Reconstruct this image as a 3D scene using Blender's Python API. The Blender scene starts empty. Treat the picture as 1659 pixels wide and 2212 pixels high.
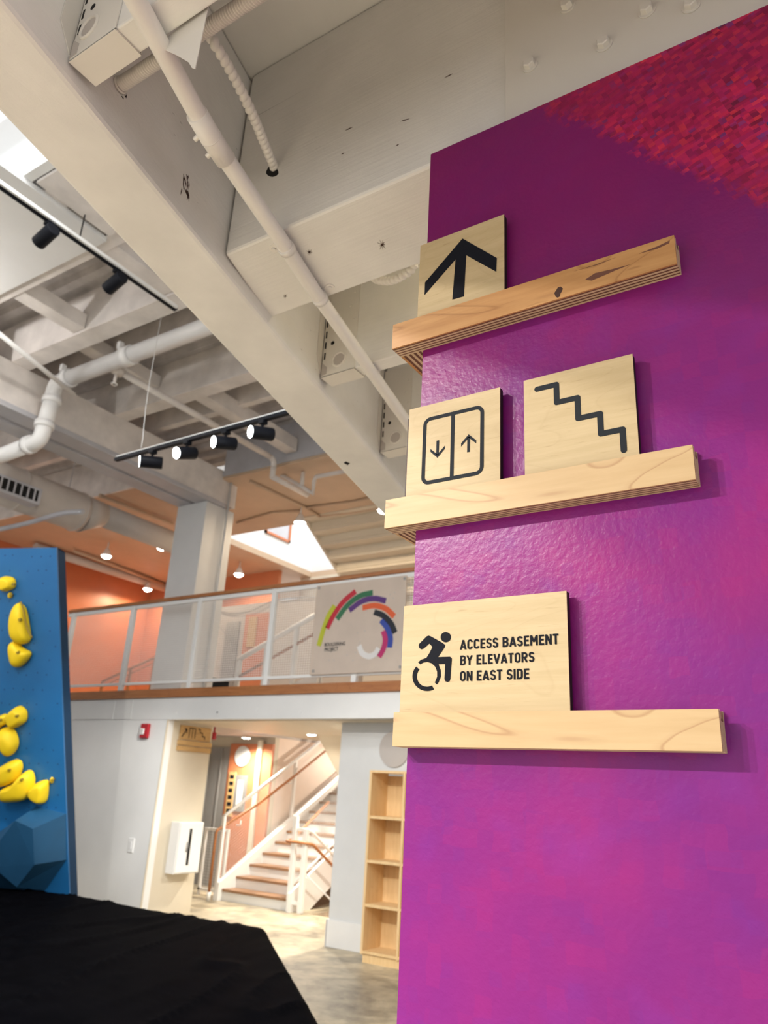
import bpy, bmesh, math, random
import numpy as np
from mathutils import Vector, noise as mnoise

random.seed(7)
SC = bpy.context.scene
COL = SC.collection

# ------------------------------------------------------------------ camera
FPX = 1650.0
YAW, PITCH, ROLL = [math.radians(a) for a in (33.55, 20.25, 3.15)]
CAMZ = 1.6
_cy, _sy, _cp, _sp = math.cos(YAW), math.sin(YAW), math.cos(PITCH), math.sin(PITCH)
FW = np.array([-_sy * _cp, _cy * _cp, _sp])
_r = np.array([_cy, _sy, 0.0])
_u = np.cross(_r, FW)
RT = _r * math.cos(ROLL) + _u * math.sin(ROLL)
UP = -_r * math.sin(ROLL) + _u * math.cos(ROLL)
EYE = np.array([0.0, 0.0, CAMZ])

cam = bpy.data.cameras.new('camera')
cam.sensor_fit = 'AUTO'
cam.sensor_width = 36.0
cam.lens = FPX / 2212.0 * 36.0
cam.clip_start = 0.02
cam.clip_end = 200
cam.dof.use_dof = True
cam.dof.focus_distance = 0.98
cam.dof.aperture_fstop = 9.0
camo = bpy.data.objects.new('camera', cam)
COL.objects.link(camo)
from mathutils import Matrix
M = Matrix(((RT[0], UP[0], -FW[0], 0), (RT[1], UP[1], -FW[1], 0), (RT[2], UP[2], -FW[2], CAMZ), (0, 0, 0, 1)))
camo.matrix_world = M
SC.camera = camo

# ------------------------------------------------------------------ world, exposure
SC.view_settings.view_transform = 'Standard'
SC.view_settings.look = 'None'
SC.view_settings.gamma = 1.0
SC.view_settings.exposure = 0.8
SC.view_settings.use_curve_mapping = False
w = bpy.data.worlds.new('world')
SC.world = w
w.use_nodes = True
w.node_tree.nodes['Background'].inputs[0].default_value = (1.0, 0.99, 0.98, 1)
w.node_tree.nodes['Background'].inputs[1].default_value = 0.62


def area_light(name, loc, direction, sx, sy, power, color):
    l = bpy.data.lights.new(name, 'AREA')
    l.shape = 'RECTANGLE'
    l.size, l.size_y = sx, sy
    l.energy = power
    l.color = color
    o = bpy.data.objects.new(name, l)
    COL.objects.link(o)
    o.location = loc
    o.rotation_euler = Vector(direction).to_track_quat('-Z', 'Y').to_euler()
    return o


# daylight from the hall skylight well and stair skylight; middle two are added fills
area_light('skylight_and_fill', (-5.9, 1.2, 6.75), (0, 0, -1), 2.4, 2.0, 16, (0.86, 0.97, 1.0))
area_light('skylight_and_fill', (-2.9, 1.6, 6.75), (0, 0, -1), 1.6, 1.8, 150, (0.94, 0.98, 1.0))  # added fill below closed ceiling, placed to reach the white wall
area_light('skylight_and_fill', (-4.5, -3.0, 6.75), (0, 0, -1), 3.0, 3.0, 200, (0.97, 0.98, 1.0))  # added fill over the hall behind the viewer, no skylight there
area_light('skylight_and_fill', (-8.6, 11.5, 9.3), (0, 0, -1), 3.0, 2.6, 100, (0.93, 0.97, 1.0))

# ------------------------------------------------------------------ pixel -> place helpers
def ray(x, y):
    return FW + RT * (x - 829.5) / FPX + UP * (1106 - y) / FPX
def onz(x, y, z):
    d = ray(x, y); return EYE + d * (z - CAMZ) / d[2]
def ony(x, y, Y):
    d = ray(x, y); return EYE + d * Y / d[1]
def onx(x, y, X):
    d = ray(x, y); return EYE + d * X / d[0]
def onp(x, y, p0, n):
    d = ray(x, y); n = np.array(n, float)
    return EYE + d * ((np.array(p0, float) - EYE) @ n) / (d @ n)

# ------------------------------------------------------------------ materials
MATS = {}
def lin(c):
    return tuple(((v / 255) / 12.92 if v / 255 <= 0.04045 else ((v / 255 + 0.055) / 1.055) ** 2.4) for v in c)


class NT:
    def __init__(s, name):
        s.m = bpy.data.materials.new(name)
        s.m.use_nodes = True
        s.t = s.m.node_tree
        s.bsdf = s.t.nodes['Principled BSDF']
        MATS[name] = s.m
    def n(s, typ, **kw):
        nd = s.t.nodes.new(typ)
        for k, v in kw.items():
            setattr(nd, k, v)
        return nd
    def l(s, a, b):
        s.t.links.new(a, b)
    def coord(s, scale=(1, 1, 1), rot=(0, 0, 0), loc=(0, 0, 0)):
        # object positions are baked in metres; geometry position keeps grain continuous in the place
        g = s.n('ShaderNodeTexCoord')
        mp = s.n('ShaderNodeMapping')
        mp.inputs['Scale'].default_value = scale
        mp.inputs['Rotation'].default_value = rot
        mp.inputs['Location'].default_value = loc
        s.l(g.outputs['Object'], mp.inputs['Vector'])
        return mp.outputs[0]
    def noise(s, vec, scale, detail=3, rough=0.55, dist=0.0):
        nd = s.n('ShaderNodeTexNoise')
        nd.inputs['Scale'].default_value = scale
        nd.inputs['Detail'].default_value = detail
        nd.inputs['Roughness'].default_value = rough
        nd.inputs['Distortion'].default_value = dist
        s.l(vec, nd.inputs['Vector'])
        return nd.outputs['Fac']
    def ramp(s, fac, stops, interp='LINEAR'):
        r = s.n('ShaderNodeValToRGB')
        cr = r.color_ramp
        cr.interpolation = interp
        while len(cr.elements) < len(stops):
            cr.elements.new(0.5)
        for e, (p, c) in zip(cr.elements, stops):
            e.position = p
            e.color = tuple(c) + (1,) if len(c) == 3 else c
        s.l(fac, r.inputs[0])
        return r.outputs[0]
    def mix(s, fac, a, b, mode='MIX'):
        mx = s.n('ShaderNodeMix', data_type='RGBA', blend_type=mode)
        for sock, v in ((mx.inputs[0], fac), (mx.inputs[6], a), (mx.inputs[7], b)):
            if isinstance(v, (int, float)):
                sock.default_value = v
            elif isinstance(v, tuple):
                sock.default_value = v + (1,) if len(v) == 3 else v
            else:
                s.l(v, sock)
        return mx.outputs[2]
    def math(s, op, a, b=0.0, c=None):
        nd = s.n('ShaderNodeMath', operation=op)
        for i, v in enumerate((a, b, c)):
            if v is None:
                continue
            if isinstance(v, (int, float)):
                nd.inputs[i].default_value = v
            else:
                s.l(v, nd.inputs[i])
        return nd.outputs[0]
    def bump(s, h, strength, dist):
        b = s.n('ShaderNodeBump')
        b.inputs['Strength'].default_value = strength
        b.inputs['Distance'].default_value = dist
        s.l(h, b.inputs['Height'])
        s.l(b.outputs[0], s.bsdf.inputs['Normal'])
    def base(s, c):
        if isinstance(c, tuple):
            s.bsdf.inputs['Base Color'].default_value = c + (1,)
        else:
            s.l(c, s.bsdf.inputs['Base Color'])
    def set(s, rough=0.5, metal=0.0, spec=0.5):
        s.bsdf.inputs['Roughness'].default_value = rough
        s.bsdf.inputs['Metallic'].default_value = metal
        s.bsdf.inputs['Specular IOR Level'].default_value = spec


def paint(name, c, rough=0.55, var=0.06, bump=0.0004, bscale=90, spec=0.4, metal=0.0):
    t = NT(name)
    v = t.coord()
    f = t.noise(v, 3.0, 4)
    lo = tuple(max(0, x * (1 - var)) for x in c)
    hi = tuple(min(1, x * (1 + var)) for x in c)
    t.base(t.ramp(f, [(0.3, lo), (0.7, hi)]))
    t.set(rough, metal, spec)
    if bump:
        t.bump(t.noise(v, bscale, 3), 0.5, bump)
    return t.m


def painted_timber(name, c, axis='X'):
    t = NT(name)
    sc = {'X': (1.2, 40, 40), 'Y': (40, 1.2, 40)}[axis]
    v = t.coord(sc, rot=(0, 0, 0) if axis == 'X' else (0, 0, math.radians(-13.5)))
    g = t.noise(v, 3.0, 5, 0.6, 0.3)
    v2 = t.coord()
    f = t.noise(v2, 5, 4)
    lo = tuple(x * 0.90 for x in c)
    hi = tuple(min(1, x * 1.04) for x in c)
    base = t.ramp(f, [(0.3, lo), (0.7, hi)])
    # fine open checks along the grain
    vc = t.coord(tuple(x * (0.8 if x < 5 else 1.4) for x in sc), rot=(0, 0, 0) if axis == 'X' else (0, 0, math.radians(-13.5)))
    chk = t.noise(vc, 2.2, 2, 0.5)
    m = t.ramp(chk, [(0.745, (0, 0, 0)), (0.775, (1, 1, 1))])
    base = t.mix(m, base, tuple(x * 0.45 for x in c))
    t.base(base)
    t.set(0.6, 0, 0.3)
    h = t.math('ADD', g, t.math('MULTIPLY', t.noise(v2, 260, 2), 0.35))
    t.bump(h, 0.55, 0.0012)
    return t.m


def wood(name, c_lo, c_hi, c_line, axis='X', scale=1.0, rough=0.5, line=0.5, streak=True):
    t = NT(name)
    k = {'X': (3.5, 45, 45), 'Y': (45, 3.5, 45), 'Z': (45, 45, 3.5)}[axis]
    v = t.coord(tuple(x * scale for x in k))
    f = t.noise(v, 1.4, 5, 0.6, 0.4)
    base = t.ramp(f, [(0.25, c_lo), (0.75, c_hi)])
    # cathedral growth lines: bands of a slow field stretched along the grain
    v2 = t.coord(tuple((x * 0.14 if x > 10 else x * 0.45) * scale for x in k))
    g = t.noise(v2, 1.3, 2, 0.4, 0.6)
    bands = t.math('FRACT', t.math('MULTIPLY', g, 9.0))
    edge = t.ramp(bands, [(0.0, (1, 1, 1)), (0.05, (0.25, 0.25, 0.25)), (0.16, (0, 0, 0)), (0.95, (0, 0, 0)), (1.0, (1, 1, 1))])
    base = t.mix(t.math('MULTIPLY', edge, line), base, c_line)
    if streak:
        v3 = t.coord(tuple((x * 3 if x > 10 else x * 4) * scale for x in k))
        st = t.noise(v3, 1.6, 2, 0.5)
        base = t.mix(t.ramp(st, [(0.66, (0, 0, 0)), (0.78, (0.35, 0.35, 0.35))]), base, c_line)
    t.base(base)
    t.set(rough, 0, 0.4)
    t.bump(f, 0.15, 0.0003)
    return t.m


def emit(name, c, strength):
    t = NT(name)
    t.base(c)
    t.bsdf.inputs['Emission Color'].default_value = c + (1,)
    t.bsdf.inputs['Emission Strength'].default_value = strength
    t.set(0.4)
    return t.m


CREAM = (0.81, 0.795, 0.765)
painted_timber('timber_x', CREAM, 'X')
painted_timber('timber_y', CREAM, 'Y')
paint('cream_paint', CREAM, 0.55, 0.05, 0.0005, 120)
paint('cream_metal', (0.73, 0.70, 0.65), 0.42, 0.03, 0.0002, 200)
paint('conduit_paint', (0.80, 0.77, 0.73), 0.38, 0.03, 0.0001, 120, 0.5)
paint('hall_paint', (0.76, 0.715, 0.68), 0.6, 0.14, 0.0015, 20)
paint('hall_deck', (0.60, 0.565, 0.55), 0.65, 0.2, 0.002, 12)
paint('hall_steel', (0.50, 0.50, 0.53), 0.5, 0.08, 0.0)
paint('pipe_white', (0.80, 0.80, 0.80), 0.35, 0.04, 0.0, 10, 0.5)
paint('duct_paint', (0.60, 0.55, 0.50), 0.5, 0.06, 0.0)
paint('white_wall', (0.80, 0.80, 0.79), 0.55, 0.02, 0.0006, 60)
paint('white_metal', (0.82, 0.82, 0.81), 0.35, 0.02, 0.0)
paint('cream_wall', (0.64, 0.575, 0.46), 0.5, 0.03, 0.0006, 50)
paint('tan_ceiling', (0.58, 0.43, 0.30), 0.6, 0.05, 0.001, 20)
paint('orange_wall', (0.56, 0.19, 0.085), 0.42, 0.05, 0.0005, 50)
paint('peach_wall', (0.80, 0.66, 0.56), 0.5, 0.04, 0.0006, 50)
paint('grey_wall', (0.50, 0.46, 0.43), 0.5, 0.05, 0.0006, 50)
paint('elevator_steel', (0.30, 0.29, 0.28), 0.4, 0.06, 0.0, 10, 0.5, 0.3)
paint('column_paint', (0.68, 0.69, 0.69), 0.5, 0.03, 0.0006, 50)
paint('black_metal', (0.006, 0.007, 0.011), 0.5, 0.1, 0.0, 10, 0.15)
paint('dark_hole', (0.01, 0.009, 0.009), 0.9, 0.1, 0.0)
paint('dark_ink', (0.010, 0.011, 0.016), 0.7, 0.25, 0.0003, 500, 0.10)
paint('grey_ink', (0.026, 0.030, 0.036), 0.7, 0.2, 0.0003, 500, 0.10)
paint('char_edge', (0.010, 0.005, 0.004), 0.6, 0.2, 0.0003, 300)
paint('brown_edge', (0.05, 0.018, 0.010), 0.55, 0.3, 0.0003, 300)
paint('red_plastic', (0.42, 0.015, 0.025), 0.35, 0.05, 0.0)
paint('blue_ply', (0.012, 0.128, 0.33), 0.42, 0.05, 0.0003, 120, 0.5)
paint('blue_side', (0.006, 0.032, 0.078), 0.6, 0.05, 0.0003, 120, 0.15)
paint('blue_volume', (0.012, 0.075, 0.165), 0.55, 0.08, 0.0008, 160, 0.4)
paint('yellow_hold', (0.86, 0.60, 0.012), 0.55, 0.05, 0.0012, 220, 0.4)
paint('hold_bolt', (0.30, 0.20, 0.02), 0.5, 0.05, 0.0)
paint('t_nut', (0.012, 0.045, 0.10), 0.6, 0.05, 0.0)
paint('logo_board', (0.60, 0.50, 0.42), 0.55, 0.06, 0.0)
for nm, c in dict(logo_lime=(185, 190, 50), logo_red=(190, 35, 55), logo_green=(45, 110, 75), logo_purple=(85, 45, 120),
                  logo_orange=(220, 95, 50), logo_black=(18, 24, 36), logo_blue=(45, 70, 160), logo_magenta=(185, 40, 105),
                  logo_white=(225, 222, 220)).items():
    paint(nm, lin(c), 0.5, 0.03, 0.0)
wood('maple_top', lin((176, 125, 75)), lin((206, 158, 104)), lin((128, 78, 38)), 'X', 1.0, 0.45, 0.42)
wood('maple_pale', lin((192, 160, 116)), lin((208, 179, 136)), lin((158, 114, 76)), 'X', 1.0, 0.5, 0.55, False)
wood('birch_panel', lin((186, 163, 122)), lin((204, 182, 142)), lin((146, 114, 76)), 'X', 1.3, 0.55, 0.10)
wood('ply_light', lin((196, 168, 136)), lin((214, 190, 160)), lin((150, 110, 80)), 'X', 1.0, 0.6, 0.1)
wood('ply_dark', lin((92, 56, 44)), lin((128, 86, 70)), lin((60, 32, 24)), 'X', 1.0, 0.6, 0.2)
wood('rail_wood', lin((150, 92, 52)), lin((182, 122, 74)), lin((110, 60, 30)), 'X', 0.5, 0.4, 0.3)
wood('tread_wood', lin((138, 102, 74)), lin((162, 124, 92)), lin((100, 64, 40)), 'X', 0.5, 0.4, 0.3)
wood('case_wood', lin((226, 190, 136)), lin((242, 210, 160)), lin((190, 142, 92)), 'Z', 0.5, 0.5, 0.2)
wood('sign_wood', lin((182, 144, 92)), lin((208, 172, 118)), lin((140, 100, 60)), 'Y', 0.5, 0.5, 0.2)
emit('lamp_glow', (1.0, 0.97, 0.90), 14)
emit('spot_glow', (0.92, 0.98, 1.0), 16)


def concrete():
    t = NT('concrete_floor')
    v = t.coord()
    a = t.noise(v, 0.9, 6, 0.65, 0.6)
    b = t.noise(v, 4.0, 6, 0.6, 0.3)
    c = t.ramp(a, [(0.38, lin((112, 102, 88))), (0.52, lin((168, 154, 128))), (0.60, lin((222, 206, 172)))])
    c = t.mix(0.45, c, t.ramp(b, [(0.35, lin((104, 98, 88))), (0.65, lin((206, 194, 168)))]))
    t.base(c)
    t.set(0.42, 0, 0.5)
    t.bump(b, 0.2, 0.002)
concrete()


def cloth():
    t = NT('black_cloth')
    v = t.coord()
    t.base(t.ramp(t.noise(v, 6, 3), [(0.3, (0.0020, 0.0020, 0.0029)), (0.7, (0.0036, 0.0035, 0.0048))]))
    t.set(0.62, 0, 0.003)
    t.bump(t.noise(v, 420, 2), 0.15, 0.0004)
cloth()


def purple():
    t = NT('purple_mural')
    g = t.n('ShaderNodeTexCoord')
    sep = t.n('ShaderNodeSeparateXYZ')
    t.l(g.outputs['Object'], sep.inputs[0])
    X, Z = sep.outputs[0], sep.outputs[2]
    def cells(sx, sz, rot=0.0, warp=0.0):
        # snapped (pixel mosaic) coordinates -> random value per cell
        c, s_ = math.cos(rot), math.sin(rot)
        u = t.math('ADD', t.math('MULTIPLY', X, c), t.math('MULTIPLY', Z, s_))
        v = t.math('SUBTRACT', t.math('MULTIPLY', Z, c), t.math('MULTIPLY', X, s_))
        if warp:
            u = t.math('ADD', u, t.math('MULTIPLY', t.noise(g.outputs['Object'], 30, 2), warp))
            v = t.math('ADD', v, t.math('MULTIPLY', t.noise(g.outputs['Object'], 24, 2), warp))
        cb = t.n('ShaderNodeCombineXYZ')
        t.l(t.math('FLOOR', t.math('DIVIDE', u, sx)), cb.inputs[0])
        t.l(t.math('FLOOR', t.math('DIVIDE', v, sz)), cb.inputs[1])
        wn = t.n('ShaderNodeTexWhiteNoise', noise_dimensions='3D')
        t.l(cb.outputs[0], wn.inputs['Vector'])
        return wn.outputs['Value']
    big = t.noise(g.outputs['Object'], 4.5, 3, 0.5)
    base = t.ramp(big, [(0.30, lin((114, 26, 120))), (0.5, lin((129, 28, 119))), (0.70, lin((145, 30, 115)))])
    med = t.noise(g.outputs['Object'], 13, 2, 0.5)
    base = t.mix(t.ramp(med, [(0.55, (0, 0, 0)), (0.78, (0.26, 0.26, 0.26))]), base, lin((120, 52, 160)))
    c1 = cells(0.021, 0.021, 0.0, 0.014)
    base = t.mix(t.ramp(c1, [(0.60, (0, 0, 0)), (1.0, (0.13, 0.13, 0.13))]), base, lin((176, 30, 106)))
    c1b = cells(0.015, 0.015, 0.02, 0.012)
    base = t.mix(t.ramp(c1b, [(0.80, (0, 0, 0)), (1.0, (0.12, 0.12, 0.12))]), base, lin((96, 44, 140)))
    # plum tint grows with height: shade at the wall top put into the colour
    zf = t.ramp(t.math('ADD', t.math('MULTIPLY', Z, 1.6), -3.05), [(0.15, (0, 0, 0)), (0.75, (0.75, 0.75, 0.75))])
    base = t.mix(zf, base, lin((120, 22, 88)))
    # red mosaic field above a falling diagonal edge
    cA = cells(0.0085, 0.0062, 0.32, 0.006)
    cB = cells(0.0135, 0.0090, 0.26, 0.010)
    red = t.ramp(cA, [(0.0, lin((112, 22, 60))), (0.18, lin((160, 28, 76))), (0.42, lin((186, 34, 86))), (0.60, lin((204, 44, 80))),
                      (0.78, lin((228, 62, 72))), (0.90, lin((136, 48, 118))), (0.965, lin((70, 60, 130)))], 'CONSTANT')
    red2 = t.ramp(cB, [(0.0, lin((140, 26, 60))), (0.3, lin((168, 34, 104))), (0.55, lin((198, 36, 84))), (0.8, lin((150, 28, 76))), (0.95, lin((90, 36, 60)))], 'CONSTANT')
    red = t.mix(0.42, red, red2)
    fog = t.noise(g.outputs['Object'], 6, 3, 0.6)
    red = t.mix(t.ramp(fog, [(0.42, (0.65, 0.65, 0.65)), (0.66, (0, 0, 0))]), red, lin((142, 24, 78)))
    # diagonal: photo points (1150,225) and (1659,430) on the wall plane
    p = ony(1150, 222, 0.876); q = ony(1659, 440, 0.876)
    slope = (q[2] - p[2]) / (q[0] - p[0])
    lineZ = t.math('ADD', t.math('MULTIPLY', X, slope), float(p[2] - slope * p[0]))
    d = t.math('SUBTRACT', Z, lineZ)
    d = t.math('ADD', d, t.math('MULTIPLY', t.math('SUBTRACT', cells(0.008, 0.007, 0.3, 0.006), 0.5), 0.030))
    d = t.math('ADD', d, t.math('MULTIPLY', t.math('SUBTRACT', t.noise(g.outputs['Object'], 20, 3), 0.5), 0.05))
    msk = t.ramp(t.math('ADD', t.math('MULTIPLY', d, 40.0), 0.5), [(0.1, (0, 0, 0)), (0.9, (1, 1, 1))])
    t.base(t.mix(msk, base, red))
    t.set(0.34, 0, 0.32)
    h = t.math('ADD', t.noise(g.outputs['Object'], 115, 2, 0.5), t.math('MULTIPLY', t.noise(g.outputs['Object'], 320, 2, 0.5), 0.28))
    t.bump(h, 0.5, 0.0011)
purple()

# ------------------------------------------------------------------ mesh builder
ORIG = {}
class MB:
    def __init__(s):
        s.v = []; s.f = []; s.smooth = []
    def add(s, vs, fs, smooth=False):
        b = len(s.v)
        s.v += [tuple(float(c) for c in p) for p in vs]
        for f in fs:
            s.f.append(tuple(b + i for i in f)); s.smooth.append(smooth)
        return s
    def box(s, x0, x1, y0, y1, z0, z1):
        vs = [(x0, y0, z0), (x1, y0, z0), (x1, y1, z0), (x0, y1, z0), (x0, y0, z1), (x1, y0, z1), (x1, y1, z1), (x0, y1, z1)]
        return s.add(vs, [(0, 3, 2, 1), (4, 5, 6, 7), (0, 1, 5, 4), (1, 2, 6, 5), (2, 3, 7, 6), (3, 0, 4, 7)])
    def obox(s, c, a, b, d):
        # oriented box: centre and three half-extent vectors
        c, a, b, d = [np.array(k, float) for k in (c, a, b, d)]
        vs = [c + sa * a + sb * b + sd * d for sd in (-1, 1) for sa, sb in ((-1, -1), (1, -1), (1, 1), (-1, 1))]
        return s.add(vs, [(0, 3, 2, 1), (4, 5, 6, 7), (0, 1, 5, 4), (1, 2, 6, 5), (2, 3, 7, 6), (3, 0, 4, 7)])
    def prism(s, poly, ext):
        # planar polygon (list of 3D points) extruded by a vector
        n = len(poly); e = np.array(ext, float)
        p0 = [np.array(p, float) for p in poly]
        nrm = sum((np.cross(p0[i] - p0[0], p0[(i + 1) % n] - p0[0]) for i in range(n)), np.zeros(3))
        if nrm @ e > 0:
            p0 = p0[::-1]
        vs = p0 + [p + e for p in p0]
        fs = [tuple(range(n)), tuple(range(2 * n - 1, n - 1, -1))]
        fs += [((i + 1) % n, i, i + n, (i + 1) % n + n) for i in range(n)]
        return s.add(vs, fs)
    def tube(s, pts, r, n=12, caps=True, smooth=True, rs=None):
        pts = [np.array(p, float) for p in pts]
        m = len(pts); rings = []
        prev = None
        for i in range(m):
            d = pts[min(i + 1, m - 1)] - pts[max(i - 1, 0)]
            d = d / (np.linalg.norm(d) + 1e-12)
            if prev is None:
                a = np.array([0, 0, 1.0]) if abs(d[2]) < 0.9 else np.array([1.0, 0, 0])
                a = a - d * (a @ d)
            else:
                a = prev - d * (prev @ d)
            a /= np.linalg.norm(a) + 1e-12
            prev = a
            b = np.cross(d, a)
            rr = rs[i] if rs else r
            rings.append([pts[i] + rr * (a * math.cos(2 * math.pi * k / n) + b * math.sin(2 * math.pi * k / n)) for k in range(n)])
        vs = [p for rg in rings for p in rg]
        fs = []
        for i in range(m - 1):
            for k in range(n):
                fs.append((i * n + k, i * n + (k + 1) % n, (i + 1) * n + (k + 1) % n, (i + 1) * n + k))
        s.add(vs, fs, smooth)
        if caps:
            b0 = len(s.v) - len(vs)
            s.f.append(tuple(b0 + k for k in range(n - 1, -1, -1))); s.smooth.append(False)
            s.f.append(tuple(b0 + (m - 1) * n + k for k in range(n))); s.smooth.append(False)
        return s
    def cyl(s, a, b, r, n=16, r2=None):
        return s.tube([a, b], r, n, rs=[r, r if r2 is None else r2])
    def disc_prism(s, c, nrm, r, h, n=20):
        c = np.array(c, float); nrm = np.array(nrm, float); nrm /= np.linalg.norm(nrm)
        return s.cyl(c, c + nrm * h, r, n)
    def ring(s, c, nrm, R, r, n=28, k=8):
        c = np.array(c, float); nrm = np.array(nrm, float); nrm /= np.linalg.norm(nrm)
        a = np.cross(nrm, [0, 0, 1.0]); 
        if np.linalg.norm(a) < 1e-3: a = np.array([1.0, 0, 0])
        a /= np.linalg.norm(a); b = np.cross(nrm, a)
        vs = []; fs = []
        for i in range(n):
            t = 2 * math.pi * i / n
            d = a * math.cos(t) + b * math.sin(t)
            for j in range(k):
                u = 2 * math.pi * j / k
                vs.append(c + d * (R + r * math.cos(u)) + nrm * r * math.sin(u))
        for i in range(n):
            for j in range(k):
                fs.append((i * k + j, ((i + 1) % n) * k + j, ((i + 1) % n) * k + (j + 1) % k, i * k + (j + 1) % k))
        return s.add(vs, fs, True)
    def build(s, name, mat, parent=None, origin=None, bevel=0.0, subsurf=0):
        vs = np.array(s.v)
        if parent is not None:
            o0 = np.array(ORIG[parent.name])
        elif origin is not None:
            o0 = np.array(origin, float)
        else:
            mn, mx = vs.min(0), vs.max(0)
            o0 = np.array([(mn[0] + mx[0]) / 2, (mn[1] + mx[1]) / 2, mn[2]])
        if mat in WORLD_MATS:
            o0 = np.zeros(3) if parent is None else o0
        me = bpy.data.meshes.new(name)
        me.from_pydata([tuple(p) for p in (vs - o0)], [], s.f)
        me.polygons.foreach_set('use_smooth', s.smooth)
        me.materials.append(MATS[mat])
        me.update()
        ob = bpy.data.objects.new(name, me)
        COL.objects.link(ob)
        if parent is not None:
            ob.parent = parent
        else:
            ob.location = o0
        ORIG[ob.name] = tuple(o0)
        if bevel:
            bv = ob.modifiers.new('bevel', 'BEVEL'); bv.width = bevel; bv.segments = 2; bv.limit_method = 'ANGLE'
        if subsurf:
            ss = ob.modifiers.new('subsurf', 'SUBSURF'); ss.levels = subsurf; ss.render_levels = subsurf
        return ob
WORLD_MATS = {'purple_mural'}


def tag(o, label, cat, group=None):
    o['label'] = label; o['category'] = cat
    if group: o['group'] = group
    return o
def struct(o, label=None):
    o['kind'] = 'structure'
    if label: o['label'] = label
    return o
def thing(name, loc, label, cat, group=None):
    o = bpy.data.objects.new(name, None)
    COL.objects.link(o)
    o.empty_display_size = 0.05
    o.location = tuple(float(c) for c in loc)
    ORIG[o.name] = tuple(float(c) for c in loc)
    return tag(o, label, cat, group)
def bez(pts, k=8):
    # Catmull-Rom smoothing through points
    pts = [np.array(p, float) for p in pts]
    P = [2 * pts[0] - pts[1]] + pts + [2 * pts[-1] - pts[-2]]
    out = []
    for i in range(1, len(P) - 2):
        for j in range(k):
            t = j / k
            a, b, c, d = P[i - 1], P[i], P[i + 1], P[i + 2]
            out.append(0.5 * ((2 * b) + (-a + c) * t + (2 * a - 5 * b + 4 * c - d) * t * t + (-a + 3 * b - 3 * c + d) * t ** 3))
    out.append(pts[-1])
    return out
def spot(name, parent, loc, target, power, color, size=60, blend=0.5, radius=0.04):
    l = bpy.data.lights.new(name, 'SPOT')
    l.energy = power; l.color = color; l.spot_size = math.radians(size); l.spot_blend = blend; l.shadow_soft_size = radius
    o = bpy.data.objects.new(name, l)
    COL.objects.link(o)
    base = np.array(ORIG[parent.name]) if parent is not None else np.zeros(3)
    o.parent = parent
    o.location = tuple(np.array(loc, float) - base)
    o.rotation_euler = Vector(np.array(target, float) - np.array(loc, float)).to_track_quat('-Z', 'Y').to_euler()
    return o

# ================================================================== STRUCTURE
WY = 0.876                    # front of the purple wall
WX = -0.525                   # its left edge
FS = 0.850                    # front plane of the shelf faces
WALLTOP = 2.637
# floor with the basement stair opening
fl = MB()
for x0, x1, y0, y1 in ((-16, 4, -4, 9.42), (-16, -7.12, 9.42, 13), (-5.72, 4, 9.42, 13)):
    fl.box(x0, x1, y0, y1, -0.12, 0.0)
struct(fl.build('floor', 'concrete_floor', origin=(0, 0, 0)), 'worn mottled concrete floor')

wr = MB()
wr.box(WX, 1.3, WY, WY + 0.03, 0.0, WALLTOP)
wr.box(WX, 1.3, WY + 0.03, 1.16, 0.0, WALLTOP)
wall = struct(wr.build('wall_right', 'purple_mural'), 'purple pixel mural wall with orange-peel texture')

# low ceiling over the near bay
struct(MB().prism([(-0.40, -2.2, 3.165), (2.2, -2.2, 3.165), (2.2, 5.0, 3.165), (-2.12, 5.0, 3.165)], (0, 0, 0.04)).build('ceiling', 'cream_paint'), 'cream painted board ceiling above the beams')

# ================================================================== SHELVES AND SIGNS
def ply_shelf(name, label, x0, x1, z0, z1, face, wrap):
    root = thing(name, ((x0 + x1) / 2, (FS + WY) / 2, z0), label, 'shelf', 'plywood sign shelves on the purple wall')
    n = 9
    t = (WY - FS) / n
    for i in range(n):
        ya, yb = FS + i * t, FS + (i + 1) * t
        dark = i % 2 == 1
        groove = 3 <= i <= 6
        top = z1 - 0.011 if groove else z1
        ins = 0.0004 if dark else 0.0
        m = face if i == 0 else ('ply_dark' if dark else 'ply_light')
        MB().box(x0, x1 - ins, ya, yb, z0 + ins, top - ins).build('ply', m, root, bevel=0.0003 if i == 0 else 0)
    if wrap:
        w0, w1 = x0, WX
        n2 = 9
        t2 = (w1 - w0) / n2
        for i in range(n2):
            dark = i % 2 == 1
            ins = 0.0004 if dark else 0.0
            xa, xb = w0 + i * t2, w0 + (i + 1) * t2
            MB().box(xa, xb, WY, 1.12, z0 + 0.001 + ins, (z1 - 0.011 if 3 <= i <= 6 else z1) - ins).build('ply', face if i == 0 else ('ply_dark' if dark else 'ply_light'), root)
    return root

sh_top = ply_shelf('sign_shelf', 'knotty amber plywood shelf under the big up arrow sign', -0.566, -0.1425, 2.2455, 2.2895, 'maple_top', True)
sh_mid = ply_shelf('sign_shelf', 'pale maple plywood shelf under the elevator and stairs signs', -0.562, -0.1450, 1.9510, 1.9942, 'maple_pale', True)
sh_bot = ply_shelf('sign_shelf', 'pale maple plywood shelf under the wheelchair access sign', -0.532, -0.1447, 1.6570, 1.6985, 'maple_pale', False)
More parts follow.
